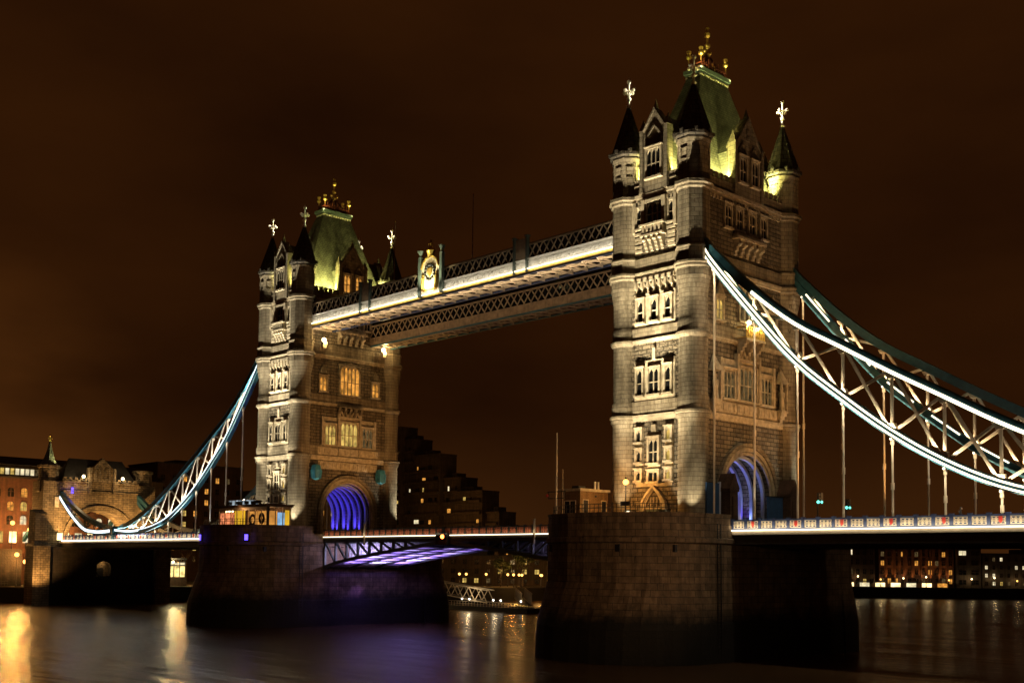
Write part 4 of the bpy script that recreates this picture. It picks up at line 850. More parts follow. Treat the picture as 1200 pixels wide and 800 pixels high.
# warm fill lamps added out of sight by the road, washing the arch elevations
for X0, p in ((0, 9500), (-82.3, 7600)):
    for y in (-6.8, 6.8):
        t = thing('floodlight', 'small added fill light on the footway facing the arch of the %s tower' % ('nearer' if X0 == 0 else 'farther'), 'floodlight', (X0+25, y, 14.72), group='added footway fill lights of the %s tower' % ('nearer' if X0 == 0 else 'farther'))
        k = MB(); k.box(-.2, .2, -.25, .25, 0, .4); k.build('housing', 'iron', t)
        lamp('SPOT', (-.3, 0, .55), p, (1, .47, .14), t, (-19, -y, 31), .3, 88, .8)
# unseen masts added on the near promenade as faint fill for the piers
for y, tx, p in ((-62, -2, 10000), (-40, -84, 60000)):
    t = thing('quay_fill_light', 'added unseen fill light mast on the near promenade, %s' % ('first' if y == -62 else 'second'), 'floodlight', (86, y, 8.6))
    k = MB(); k.tube((0, 0, 0), (0, 0, 6), .1, .07, 8); k.build('post', 'iron', t); k = MB(); k.box(-.3, .3, -.3, .3, 6, 6.4); k.build('housing', 'iron', t)
    lamp('SPOT', (-.5, -.4, 6.2), p, (1, .60, .30), t, (tx-86, -16-y, 0), .5, 34 if tx > -50 else 26, .9)

# ------------------------------------------------------------------ things on the nearer pier
t = thing('control_cabin', 'flat-roofed ochre cabin on the nearer pier, two doors in its lit side', 'cabin', (-8.6, -13.0, 15.05))
k = MB(); k.box(-1.6, 1.6, -2.5, 2.5, 0, 4.3); k.build('wall', 'cabin', t)
k = MB(); k.box(-1.85, 1.85, -2.75, 2.75, 4.3, 4.6); ro = k.build('roof', 'dress', t)
for y in (.9, 1.5): k = MB(); k.tube((.9, y, 4.6), (.9, y, 5.6), .13, .13, 8); k.build('vent_pipe', 'white', ro)
k = MB(); k.box(-.6, .5, -1.6, -.4, 4.6, 5.0); k.build('roof_hatch', 'iron', ro)
for y, w_ in ((-1.55, .42), (1.7, .38)):
    k = MB(); k.box(1.6, 1.66, y-w_-.1, y-w_, .2, 3.2); k.box(1.6, 1.66, y+w_, y+w_+.1, .2, 3.2); k.box(1.6, 1.66, y-w_-.1, y+w_+.1, 3.2, 3.32); do = k.build('door_frame', 'dress', t)
    k = MB(); k.box(1.57, 1.63, y-w_, y+w_, .2, 3.2); k.build('door', 'iron', do)
k = MB(); k.box(-.9, .9, -2.56, -2.48, 1.5, 3.1); wi = k.build('window', 'glass', t); k = MB(); k.box(-.95, -.87, -2.6, -2.5, 1.4, 3.2); k.box(.87, .95, -2.6, -2.5, 1.4, 3.2); k.box(-.05, .05, -2.6, -2.5, 1.5, 3.1); k.box(-.95, .95, -2.6, -2.5, 3.1, 3.2); k.build('frame', 'cream', wi)
k = MB(); k.ball((1.75, .1, 3.75), .14, 8); k.build('wall_lamp', 'iron', t)
t = thing('signal_mast', 'tall pale mast with crossbars at the corner of the nearer pier', 'mast', (-9.5, -17.0, 15.05))
k = MB(); k.tube((0, 0, 0), (0, 0, 11.3), .13, .08, 8); k.build('pole', 'cream', t)
k = MB(); k.tube((.55, .5, 0), (.55, .5, 6.9), .09, .07, 8); k.build('pole', 'lattice', t)
k = MB(); k.bar((-1.5, 0, 4.2), (1.5, 0, 4.2), .1, .1); k.bar((-1.3, 0, 3.4), (1.3, 0, 3.4), .1, .1); k.bar((-1.3, 0, 3.4), (-1.3, 0, 4.2), .08, .08); k.bar((1.3, 0, 3.4), (1.3, 0, 4.2), .08, .08); k.bar((.55, .5, 5.6), (0, 0, 6.0), .08, .08); k.build('crossbar', 'iron', t)
k = MB(); k.ball((-1.45, -.1, 3.75), .2, 8); k.build('signal_light', 'red', t)
def street_lamp(loc, h, power, label, bulb='bulb', c=(1, .46, .11), group=None, r=.28, arms=False):
    t = thing('street_lamp', label, 'street lamp', loc, group=group)
    k = MB(); k.lathe([(0, .16), (.5, .15), (.6, .09), (h-.5, .06), (h-.3, .1)], 0, 0, 8); k.box(-.3, .3, -.03, .03, h-1.0, h-.94) if arms else None; k.build('post', 'iron', t)
    k = MB(); k.lathe([(h-.3, .12), (h-.28, .2), (h-.22, .05)], 0, 0, 8); k.lathe([(h+.42, .26), (h+.6, .06), (h+.75, .02)], 0, 0, 8); k.build('lantern', 'iron', t)
    k = MB(); k.ball((0, 0, h+.1), r+.06, 10); k.build('lamp_globe', bulb, t)
    if power: lamp('POINT', (.0, -.0, h+.1), power, c, t, size=r+.12)
    return t
def hide_self(): pass
street_lamp((-1.5, -13.6, 15.05), 5.1, 3600, 'glowing orange lamp post before the foot of the nearer tower', arms=True)
k = thing('direction_sign', 'small dark sign bracket on a post left of the tower door', 'sign', (-1.15, -14.1, 15.05)); q = MB(); q.tube((0, 0, 0), (0, 0, 2.9), .05, .05, 6); q.build('post', 'iron', k); q = MB(); q.box(-.7, .7, -.05, .05, 2.4, 2.9); q.build('sign_plate', 'iron', k)
def railing(name, label, pts, z, h, cat='railing', n=10):
    t = thing(name, label, cat, (0, 0, 0)); k = MB(); p_ = MB()
    for a, c in zip(pts, pts[1:]):
        for zz in (h, h*.55): k.tube((a[0], a[1], z+zz), (c[0], c[1], z+zz), .035, .035, 6)
        for i in range(n+1): q = i/n; x, y = a[0]+(c[0]-a[0])*q, a[1]+(c[1]-a[1])*q; p_.tube((x, y, z), (x, y, z+h), .035, .035, 6)
    k.build('rail', 'iron', t); p_.build('upright', 'iron', t); return t
railing('handrail', 'thin dark handrail above the rounded parapet of the nearer pier', [(-9.2, -17.6), (-7.2, -19.8), (-4, -21.5), (0, -22.1), (4, -21.5), (7.2, -19.8), (9.2, -17.6)], 16.28, .95, n=7)
for x, c, lb in ((-2.9, 'white', 'small pale service box left of the doorway of the nearer tower'), (2.35, 'palegreen', 'green upright service box right of the tower doorway')):
    t = thing('service_box', lb, 'box', (x, -11.2, 15.05)); k = MB(); k.box(-.55, .55, -.35, .35, 0, 1.9); k.build('casing', c, t); k = MB(); k.box(-.62, .62, -.42, .42, 1.9, 2.0); k.build('lid', 'iron', t); k = MB(); k.box(-.45, .0, -.38, -.352, .2, 1.7); k.build('door', 'iron', t)
t = thing('hoarding', 'tall blue boarded hoarding at the left side of the road arch', 'hoarding', (6.95, -8.0, 14.72)); k = MB(); k.box(-.1, .1, -1.4, 1.2, 0, 5.4); k.build('panel', 'hoard', t); k = MB(); k.box(-.14, .14, .95, 1.25, .1, 5.6); k.build('edge_strip', 'ribs', t)
t = thing('hoarding', 'wide teal boarded hoarding at the right side of the road arch', 'hoarding', (7.2, 4.1, 14.72)); k = MB(); k.box(-.1, .1, -1.6, 1.6, 0, 4.3); k.build('panel', 'hoard', t); k = MB(); k.box(-.14, .14, -1.7, 1.7, 4.3, 4.42); k.build('top_rail', 'iron', t)

# ------------------------------------------------------------------ things on the farther pier
t = thing('glass_kiosk', 'glass-walled kiosk lit orange with posters on the farther pier', 'kiosk', (-82.3, 0, 15.05))
x0, x1, y0, y1, h = -7.9, 7.6, -16.6, -12.4, 4.3
k = MB(); k.box(x0-.7, x1+.5, y0-.7, y1+.3, h, h+.28); k.box(x0-.9, x1+.7, y0-.9, y1+.4, h+.28, h+.4); k.build('roof', 'brownbrick', t)
k = MB(); k.box(x0, x1, y1-.1, y1, 0, h); k.box(x0, x0+.1, y0, y1, 0, h); k.build('wall', 'brownbrick', t)
k = MB()
for i in range(9): x = x0+(x1-x0)*i/8; k.box(x-.07, x+.07, y0-.07, y0+.07, 0, h)
for i in range(4): y = y0+(y1-y0)*i/3; k.box(x1-.07, x1+.07, y-.07, y+.07, 0, h)
k.box(x0, x1, y0-.06, y0+.06, .0, .25); k.box(x0, x1, y0-.06, y0+.06, h-.45, h); k.box(x1-.06, x1+.06, y0, y1, 0, .25); k.build('frame', 'cream', t)
k = MB(); k.box(x1-.16, x1+.18, y0-.18, y0+.16, 0, h); k.build('corner_post', 'iron', t)
M['merch'] = emit('lit_merchandise', (1, .30, .12), .8, .75, 1.6, False); M['amber'] = emit('amber_panel', (1, .55, .03), .75, .25, .5, False)
M['poster'] = emit('poster_orange', (1, .42, .08), .62, .35, .7, False); M['pblue'] = emit('poster_blue', (.35, .65, 1), .7, .3, 1, False)
def panel(xa, xb, za, zb, m, n='poster'): k = MB(); k.box(xa, xb, y0+.1, y0+.16, za, zb); return k.build(n, m, t)
po = panel(x0+.2, -3.2, .9, 3.5, 'merch', 'display_shelf'); panel(x0+.3, -3.3, .25, .9, 'ww', 'display_counter'); panel(-3.0, .3, .25, h-.5, 'amber', 'lit_panel')
po = panel(1.3, 4.0, .4, h-.7, 'poster'); k = MB(); k.ring((2.8, 2.2), .55, 1.0, y0+.04, y0+.1, 12); k.ring((2.2, 1.1), .2, .6, y0+.04, y0+.1, 10); k.build('poster_motif', 'brownbrick', po)
po = panel(4.2, x1-.3, .4, h-.7, 'poster'); k = MB(); k.ring((5.6, 2.4), .4, .95, y0+.04, y0+.1, 12); k.build('poster_motif', 'brownbrick', po)
k = MB(); k.box(x1-.16, x1-.1, y0+1.9, y0+3.2, .8, 3.4); k.build('poster', 'pblue', t); k = MB(); k.box(x1-.17, x1-.1, y0+.2, y0+1.8, .4, 3.6); po = k.build('poster', 'poster', t)
k = MB(); k.box(x1-.17, x1-.1, y0+3.3, y1-.1, .3, 3.8); k.build('poster', 'amber', t)
for i in range(3): k = MB(); k.ball((-6.6+i*1.05, y0+.55, 3.85), .2, 8); k.build('ceiling_lamp', 'bulbw', t)
lamp('POINT', (-3, -14.6, 3.4), 260, (1, .55, .22), t, size=.4); lamp('POINT', (4, -14.6, 3.4), 200, (1, .55, .22), t, size=.4)
lamp('POINT', (0, -17.6, 4.0), 60, (1, .5, .2), t, size=.3)
t = thing('rooftop_skylight', 'small pale glazed box on the roof of the kiosk', 'skylight', (-86.0, -14.4, 19.46)); k = MB(); k.box(-3.0, 2.8, -1.3, 1.3, 0, .15); k.box(-3.0, 2.8, -1.3, 1.3, 1.25, 1.35)
for i in range(6): k.box(-3.0+i*1.13, -2.9+i*1.13, -1.3, -1.2, .15, 1.25)
k.build('frame', 'cream', t); k = MB(); k.box(-2.9, 2.7, -1.15, 1.15, .15, 1.25); k.build('pane', emit('skylight_glow', (.75, .9, 1), .35, .8, 1.2, False), t)
railing('handrail', 'thin dark handrail in front of the kiosk on the farther pier', [(-91.5, -17.6), (-89.5, -19.8), (-86.3, -21.5), (-82.3, -22.1), (-78.3, -21.5), (-75.1, -19.8), (-73.1, -17.6)], 16.28, .95, n=7)
for x, y, rz, lb in ((-85.85, -22.3, R(-10), 'blue wall lamp on the rounded nose of the farther pier, left of two'), (-74.6, -20.45, R(37), 'blue wall lamp on the farther pier below the kiosk posters, right of two')):
    t = thing('blue_lamp', lb, 'lamp', (x, y, 14.3), rz); k = MB(); k.box(-.3, .3, -.3, .5, .45, .6); k.box(-.3, .3, -.1, .5, -.6, .45); k.build('housing', 'iron', t); k = MB(); k.box(-.26, .26, -.22, -.102, -.5, .42); k.build('lens', 'blueglow', t)
    lamp('POINT', (0, -.6, 0), 14, (.12, .08, 1), t, size=.2)

# ------------------------------------------------------------------ traffic and people on the right-hand deck
for x, y, hgt, lb in ((18.8, -5.2, 4.0, 'traffic light showing green, left of two on the right-hand deck'), (16.2, 5.2, 3.9, 'traffic light showing green, farther to the right on the deck')):
    t = thing('traffic_light', lb, 'traffic light', (x, y, 14.66)); k = MB(); k.tube((0, 0, 0), (0, 0, hgt), .07, .07, 8); k.build('pole', 'iron', t)
    k = MB(); k.box(.1, .55, -.2, .2, hgt-1.25, hgt); k.box(-.05, .12, -.05, .05, hgt-.9, hgt-.8); k.box(-.05, .12, -.05, .05, hgt-.3, hgt-.2)
    for j in range(3): k.tube((.325, -.2, hgt-.2-.4*j), (.325, -.42, hgt-.2-.4*j), .17, .17, 8)
    k.build('signal_head', 'iron', t)
    k = MB(); k.ball((.325, -.40, hgt-1.0), .17, 8); k.ball((.56, -.1, hgt-1.0), .14, 8); k.build('green_lens', 'green', t)
def person(loc, rz, label):
    J = [(0,0,.92),(0,.0,1.18),(0,.03,1.40),(0,.06,1.50),(0,.1,1.60),(0,.12,1.70), (-.19,.02,1.40),(-.27,.08,1.15),(-.2,.3,1.02),(.19,.02,1.40),(.27,.08,1.15),(.2,.3,1.02), (-.1,0,.86),(-.11,.14,.5),(-.11,.02,.08),(-.11,.16,.04),(.1,0,.86),(.11,-.06,.48),(.11,-.28,.1),(.11,-.15,.04)]
    rad = [.15,.15,.16,.06,.1,.085,.08,.05,.035,.08,.05,.035,.1,.065,.045,.04,.1,.065,.045,.04]
    ed = [(0,1),(1,2),(2,3),(3,4),(4,5),(2,6),(6,7),(7,8),(2,9),(9,10),(10,11),(0,12),(12,13),(13,14),(14,15),(0,16),(16,17),(17,18),(18,19)]
    me = bpy.data.meshes.new('person'); me.from_pydata(J, ed, []); me.materials.append(M['cloth']); o = inst(me, 'person', None, loc, rz)
    md = o.modifiers.new('skin', 'SKIN')
    for i, r_ in enumerate(rad): me.skin_vertices[0].data[i].radius = (r_, r_)
    me.skin_vertices[0].data[0].use_root = True
    o.modifiers.new('sub', 'SUBSURF').levels = 1; o.modifiers['sub'].render_levels = 2
    k = MB(); k.ball((0, .13, 1.68), .095, 10, 1.15); k.build('head', 'skin', o)
    k = MB(); k.ball((0, .10, 1.715), .105, 10, 1.0); k.build('hair', 'iron', o)
    return tag(o, label, 'person')
person((36.2, -8.3, 14.70), R(-80), 'person in a dark jacket walking behind the tracery parapet')

# ------------------------------------------------------------------ gatehouse where the left chains land
def gatehouse():
    root = thing('bridge_gatehouse', 'low stone gatehouse with a wide road arch at the left end of the bridge', 'gatehouse', (-178.5, 0, 0))
    A = arc(7.6, 15.4, 6.4, 20)
    w = MB(); w.prism([(-13.5, 3.9), (-7.6, 3.9)]+A+[(7.6, 3.9), (13.5, 3.9), (13.5, 28.2), (-13.5, 28.2)], -3.2, 3.2, 'x'); w.build('wall', 'abut', root)
    for hw, h, n1 in ((8.7, 7.6, .5), (8.2, 7.05, .3)):
        m = MB(); P = arc(hw, 15.4, h, 20); Q = arc(hw-.55, 15.4, h-.55, 20); k = len(P)
        m.add([(3.202, a, z) for a, z in P]+[(3.202, a, z) for a, z in Q]+[(3.2+n1, a, z) for a, z in P]+[(3.2+n1, a, z) for a, z in Q],
              [f for i in range(k-1) for f in ((i, i+1, k+i+1, k+i), (2*k+i, 3*k+i, 3*k+i+1, 2*k+i+1), (i, 2*k+i, 2*k+i+1, i+1), (k+i, k+i+1, 3*k+i+1, 3*k+i))]); m.build('arch_moulding', 'abut', root)
    b_ = MB(); b_.box(-3.5, 3.5, -9.2, 9.2, 28.2, 28.55); b_.box(3.2, 3.5, -9.2, 9.2, 26.0, 26.25)
    for i in range(14): b_.box(3.0, 3.4, -9+i*1.3, -8.3+i*1.3, 28.55, 29.3)
    b_.box(3.0, 3.4, -9.2, 9.2, 28.55, 28.8); b_.build('battlement', 'abut', root)
    g = MB(); g.prism([(-2.9, 28.56), (2.9, 28.56), (2.9, 31.3), (0, 34.2), (-2.9, 31.3)], 2.3, 3.75, 'x'); 
    for s_ in (-2.9, 2.9): g.box(2.2, 4.0, s_-.3, s_+.3, 25.8, 31.8)
    for s_ in (-1.1, 1.1): g.box(3.75, 3.9, s_-.55, s_+.55, 29.2, 29.4); g.bar((3.85, s_-.5, 29.4), (3.85, s_-.5, 31.2), .12, .12); g.bar((3.85, s_+.5, 29.4), (3.85, s_+.5, 31.2), .12, .12); g.bar((3.85, s_-.5, 31.2), (3.85, s_, 31.9), .12, .12); g.bar((3.85, s_+.5, 31.2), (3.85, s_, 31.9), .12, .12)
    g.build('gable', 'abut', root)
    rf = MB(); rf.add([(-3,-9,28.6),(2.6,-9,28.6),(2.6,9,28.6),(-3,9,28.6),(-.3,-6.5,34.0),(-.3,6.5,34.0)], [(0,3,2,1),(0,1,4),(1,2,5,4),(2,3,5),(3,0,4,5)]); rf.build('roof', 'darkroof', root)
    for sy in (-1, 1):
        cy = sy*11.4; t_ = MB(); t_.lathe([(3.9,3.0),(13.6,3.0),(14.2,2.6),(21.0,2.6),(21.3,2.2),(25.6,2.2),(25.8,2.5),(28.2,2.5),(28.3,2.2),(31.2,2.2),(31.4,2.5),(31.9,2.5),(32.0,2.1)], .6, cy, 8, PI/8, False); to = t_.build('corner_turret', 'abut', root)
        bt = MB(); bt.box(2.0, 6.6, sy*14.6-1.9, sy*14.6+1.9, -2, 13.3); bt.loft([[(2.0, sy*14.6-1.9, 13.3),(6.6, sy*14.6-1.9, 13.3),(6.6, sy*14.6+1.9, 13.3),(2.0, sy*14.6+1.9, 13.3)], [(2.0, sy*14.6-1.5, 13.8),(6.0, sy*14.6-1.5, 13.8),(6.0, sy*14.6+1.5, 13.8),(2.0, sy*14.6+1.5, 13.8)], [(2.0, sy*14.6-1.4, 20.6),(5.6, sy*14.6-1.4, 20.6),(5.6, sy*14.6+1.4, 20.6),(2.0, sy*14.6+1.4, 20.6)], [(2.0, sy*14.6-1.3, 21.6),(2.4, sy*14.6-1.3, 21.6),(2.4, sy*14.6+1.3, 21.6),(2.0, sy*14.6+1.3, 21.6)]])
        bt.build('buttress', 'abut', root)
        if sy > 0: continue
        s_ = MB(); s_.lathe([(32.0,2.0),(33.6,1.15),(35.3,.6),(36.9,.28),(37.4,.14)], .6, cy, 8, PI/8, False); s_.build('spire', 'spire', to)
        f = MB(); f.lathe([(37.3,.12),(37.7,.3),(37.9,.1),(38.4,.1),(38.7,.34),(39.0,.05)], .6, cy, 8); f.bar((.6, cy-.5, 38.1), (.6, cy+.5, 38.1), .12, .12); f.build('finial', 'gold', to)
        lamp('SPOT', (3.4, cy+1.9*(-sy), 31.9), 2600, (.9, 1, .4), root, (.6, cy, 35.0), .1, 60, .6)
    w2 = MB()
    for y in (-10.4, 10.4):
        w2.box(3.2, 3.4, y-.5, y+.5, 22.2, 24.6)
    w2.build('wall_panel', 'dress', root)
    # abutment under the road with a small lit archway
    N_ = arc(1.75, 8.6, 1.4, 8, .4)
    a = MB(); a.prism([(-12.6, -2), (-1.35, -2), (-1.35, 6.6)]+N_[0:1]+N_[1:-1]+N_[-1:]+[(2.15, 6.6), (2.15, -2), (12.6, -2), (12.6, 13.2), (-12.6, 13.2)], 3.25, 5.2, 'x')
    a.box(3.25, 5.2, -1.35, 2.15, -2, 6.6); a.build('abutment_wall', 'quay', root)
    a = MB(); a.box(3.5, 3.6, -1.35, 2.15, 6.6, 10.1); ao = a.build('archway_back', 'abut', root)
    a = MB(); a.box(3.6, 3.7, -.5, .9, 6.6, 8.4); a.build('archway_door', 'iron', ao)
    lamp('POINT', (4.6, .4, 9.4), 60, (1, .62, .25), root, size=.15)
    for y in (-4.6, 4.9):
        l = MB(); l.box(3.5, 4.1, y-.35, y+.35, 28.6, 28.8); lo = l.build('parapet_lamp', 'iron', root); l = MB(); l.ball((3.9, y, 29.6), .4, 8); l.build('lamp_globe', 'bulbw', lo)
        lamp('POINT', (4.8, y, 29.6), 420, (1, .72, .36), root, size=.3)
    l = MB(); l.box(3.2, 3.5, -7.1, -6.7, 25.6, 26.9); l.build('blue_lantern', 'blueglow', root); lamp('POINT', (4.4, -6.9, 26.4), 60, (.12, .08, 1), root, size=.2)
    st_ = MB(); st_.bar((-3.2, -9.3, 24.6), (-24, -9.3, 11.5), .7, .9); st_.bar((-3.2, 9.3, 24.6), (-24, 9.3, 11.5), .7, .9); st_.build('back_stay', 'teal', root)
    for y, p in ((-12.5, 15000), (0, 6000), (8, 11000)): lamp('SPOT', (11, y*.7, 15.0), p, (1, .55, .18), root, (3, y, 21), .2, 110, .8)
    lamp('SPOT', (11.5, -16.8, 4.0), 7000, (1, .52, .16), root, (4, -14.6, 13), .2, 100, .8)
    lamp('POINT', (-1.0, -4, 16.5), 1500, (1, .55, .18), root, size=.3); lamp('POINT', (-1.0, 5, 16.5), 1500, (1, .55, .18), root, size=.3)
    return root
gatehouse()
k = MB(); k.box(-215, -183.6, -9, 9, 12.8, 14.3); tag(k.build('approach_road', 'asphalt'), kind='structure')
k = thing('light_box', 'bright square light at the left end of the parapet by the gatehouse', 'lamp', (-173.9, -9.9, 14.4)); q = MB(); q.box(-.5, .5, -.4, .4, 0, .3); q.build('base', 'iron', k); q = MB(); q.box(-.8, .8, -.35, .35, .3, 1.9); q.build('diffuser', 'wb', k)

# ------------------------------------------------------------------ buildings on the far bank
def building(label, loc, rz, w, d, h, wall, bays, floors, z0, fh, ww, wh, lit, side=0, cat='building', name='riverside_building', roofm='darkroof', roof='flat', archw=False, panes=('wy', 'wo', 'ww', 'wd'), seed=1, skip=(), frame='brownbrick'):
    rnd = random.Random(seed)
    root = thing(name, label, cat, loc, rz)
    m = MB(); m.box(0, w, 0, d, -1, h); m.build('wall', wall, root)
    m = MB()
    if roof == 'flat': m.box(-.3, w+.3, -.3, d+.3, h, h+.4); m.box(w*.3, w*.45, d*.3, d*.7, h+.4, h+1.9)
    else: m.add([(-.4,-.4,h),(w+.4,-.4,h),(w+.4,d+.4,h),(-.4,d+.4,h),(1.5,d/2,h+roof),(w-1.5,d/2,h+roof)], [(0,3,2,1),(0,1,5,4),(1,2,5),(2,3,4,5),(3,0,4)])
    m.build('roof', roofm, root)
    protos = {}
    def win(mat, x, z, sd):
        key = (mat, sd)
        if key not in protos:
            k = MB(); 
            if sd: k.box(0, .08, -ww/2, ww/2, 0, wh)
            elif archw: k.prism([(-ww/2, 0), (ww/2, 0), (ww/2, wh*.7), (ww*.35, wh*.92), (0, wh), (-ww*.35, wh*.92), (-ww/2, wh*.7)], -.08, 0, 'y')
            else: k.box(-ww/2, ww/2, -.08, 0, 0, wh)
            f = MB(); g = .12
            if sd: f.box(0, .16, -ww/2-g, -ww/2, -g, wh+g); f.box(0, .16, ww/2, ww/2+g, -g, wh+g); f.box(0, .2, -ww/2, ww/2, -g, 0); f.box(0, .16, -ww/2, ww/2, wh, wh+g); f.box(0, .13, -.05, .05, 0, wh)
            else: f.box(-ww/2-g, -ww/2, -.16, 0, -g, wh+g); f.box(ww/2, ww/2+g, -.16, 0, -g, wh+g); f.box(-ww/2, ww/2, -.2, 0, -g, 0); f.box(-ww/2, ww/2, -.16, 0, wh, wh+g); f.box(-.05, .05, -.13, 0, 0, wh); f.box(-ww/2, ww/2, -.12, 0, wh*.55, wh*.55+.08)
            protos[key] = (k.mesh('pane', mat), f.mesh('window', frame))
        a, f = protos[key]; o = inst(f, 'window', root, (w if sd else x, x if sd else 0, z)); inst(a, 'pane', o)
    for fl in range(floors):
        for b_ in range(bays):
            if (fl, b_) in skip: continue
            win(rnd.choice(panes) if rnd.random() < lit else 'glass', (b_+.5)*w/bays, z0+fl*fh, 0)
        for b_ in range(side): win(rnd.choice(panes) if rnd.random() < lit else 'glass', (b_+.5)*d/side, z0+fl*fh, 1)
    return root
R90 = R(90)
bw = building('red brick warehouse with rows of arched lit windows left of the gatehouse', (-197, -46, 4), R90, 60, 16, 25.8, 'brick', 19, 3, 14.6, 3.35, 1.5, 2.2, .7, archw=True, panes=('ww', 'wy', 'wo', 'ww'), seed=5, roofm='darkroof', frame='brick')
k = MB(); k.box(1, 59, 2.2, 14, 26.2, 29.2); at = k.build('attic_storey', 'concrete', bw)
for i in range(48): q = MB(); q.box(1.3+i*1.2, 2.15+i*1.2, 2.08, 2.2, 26.8, 28.3); q.build('window', ('ww', 'wd', 'ww', 'wy', 'wd')[(i*7+i//3) % 5], at)
k = MB(); k.add([(0,1,29.2),(60,1,29.2),(60,15,29.2),(0,15,29.2),(3,8,31.6),(57,8,31.6)], [(0,3,2,1),(0,1,5,4),(1,2,5),(2,3,4,5),(3,0,4)]); k.build('roof', 'darkroof', at)
for i in range(18): q = MB(); q.box(1.2+i*3.2, 2.9+i*3.2, -.1, 0, 10.2, 12.9); q.build('shopfront', ('wb', 'wy', 'wb', 'ww')[i % 4], bw)
for i in range(6): lamp('POINT', (24+i*6, -1.6, 13.4), 420, (1, .48, .13), bw, size=.2)
building('long dark roofed block rising behind the gatehouse', (-232, 2, 4), R90, 42, 18, 29.5, 'concrete', 10, 5, 8, 3.6, 1.4, 1.6, .16, roof=4.5, seed=9)
building('dark square-topped block behind the left chains', (-246, 49, 4), R90, 30, 20, 36.5, 'brownbrick', 8, 8, 6, 3.6, 1.2, 1.7, .26, seed=21, panes=('wy', 'wd', 'wo'))
building('lower dark block between the left chains and the farther tower', (-236, 80, 4), R90, 34, 18, 29, 'concrete', 8, 6, 4, 3.6, 1.5, 1.7, .34, seed=33, panes=('wy', 'wo', 'ww'))
# stepped apartment block: six blocks of falling height, one building
def stepped():
    root = thing('stepped_apartments', 'dark stepped apartment block descending to the right of the farther tower', 'apartments', (0, 152, 4)); rnd = random.Random(4)
    ST_ = [(-278,-256,57.5,0),(-255.8,-249.4,52.5,2),(-249.1,-234,46,1),(-233.7,-224.5,37,3),(-224.2,-209.6,31.5,0),(-209.3,-203,24,2),(-202.7,-184,17,4)]
    for i, (a, c, h, yo) in enumerate(ST_):
        m = MB(); m.box(a, c, yo, 8+yo, -.5, h); m.box(a-.2, c+.2, yo-.4, 8+yo, h, h+.7); bo = m.build('block', 'concrete', root)
        for z in range(4, int(h)-2, 4): b2 = MB(); b2.box(a+.4, c-.4, yo-1.0, yo-.002, z-.2, z+.75); b2.build('balcony', 'concrete', bo)
        m = MB(); m.box(a+(c-a)*.2, a+(c-a)*.55, 2+yo, 6+yo, h+.7, h+2.4); m.build('roof_plant', 'concrete', bo)
        pr_ = MB(); [pr_.tube((a+.3+j*(c-a-.6)/6, yo-.3, h+.7), (a+.3+j*(c-a-.6)/6, yo-.3, h+1.6), .06, .06, 5) for j in range(7)]; pr_.bar((a, yo-.3, h+1.6), (c, yo-.3, h+1.6), .08, .08); pr_.build('roof_rail', 'iron', bo)
    n = 0
    for i, (a, c, h, yo) in enumerate(ST_):
        for z in range(4, int(h)-2, 4):
            k_ = max(1, int((c-a)/3.6))
            for j in range(k_):
                x = a+(j+.5)*(c-a)/k_
                if n >= 98 or (i == 0 and x < -262): continue
                r_ = rnd.random(); lit_ = r_ < (.10 if z > 32 else .32)
                if not lit_ and r_ < .80: continue
                n += 1; q = MB(); w_ = rnd.choice((.35, .6, .9, 1.3)); x += rnd.uniform(-.5, .5); zt = rnd.choice((2.0, 2.3, 2.5)); q.box(x-w_, x+w_, yo-.07, yo, z+rnd.choice((.8, 1.1)), z+zt); q.build('window', rnd.choice(('wy', 'wo', 'ww', 'wo', 'wd', 'wd')) if lit_ else 'glass', root)
    return root
stepped()
# lower riverside buildings seen under the middle span
lo = building('low dark riverside block under the left half of the middle span', (-199, 118, 4), R(20), 46, 12, 9.0, 'concrete', 11, 3, .6, 2.9, 1.5, 1.4, .3, seed=14, panes=('wo', 'wd', 'wy'))
# right-hand riverside buildings, rotated to follow the shore
def along(s_): return (-131+.69*s_, 258+.72*s_, 4)
b1 = building('dark warehouse just right of the nearer pier, few lit windows', along(-4), R(46.2), 15, 14, 15.2, 'brownbrick', 6, 4, 1.0, 3.5, 1.2, 1.8, .3, seed=3)
b2 = building('warehouse with warm washed brick piers and lit attic gables under the right deck', along(12.5), R(46.2), 27, 14, 14.4, 'brick', 11, 4, 1.4, 3.2, 1.2, 1.7, .34, seed=8, panes=('wo', 'wd'), frame='brick')
for i in range(3):
    x = 3+i*9.5; k = MB(); k.box(x, x+5.2, 1.0, 6, 14.8, 17.2); k.box(x-.3, x+5.5, .7, 6.2, 17.2, 17.5); do = k.build('attic_dormer', 'brownbrick', b2)
    k = MB(); k.box(x+.6, x+4.6, .9, 1.0, 15.1, 16.7); k.build('window', 'wo' if i < 2 else 'wb', do)
for i in range(8): k = MB(); k.box(2.2+i*3.2, 2.7+i*3.2, -.4, 0, 0, 13.5); k.build('brick_pier', 'brick', b2); lamp('SPOT', (2.45+i*3.2, -1.3, 2.2), 1300, (1, .40, .09), b2, (2.45+i*3.2, -.2, 9), .1, 60, .8)
for i in range(7): k = MB(); k.box(-13+i*5.6, -9.6+i*5.6, -1.6, -1.4, .1, 1.5); k.build('shopfront', ('wb', 'ww', 'wb', 'wb', 'ww', 'wb', 'wo')[i], b2)
k = MB(); k.box(-14.5, 27, -2.2, -.45, 1.7, 1.95); k.build('awning', 'concrete', b2)
b3 = building('plain dark block between the warehouse and the far right flats', along(40.5), R(46.2), 9, 14, 15.5, 'concrete', 2, 4, 1.2, 3.5, 2.6, 1.6, .3, seed=5, panes=('wy', 'ww'))
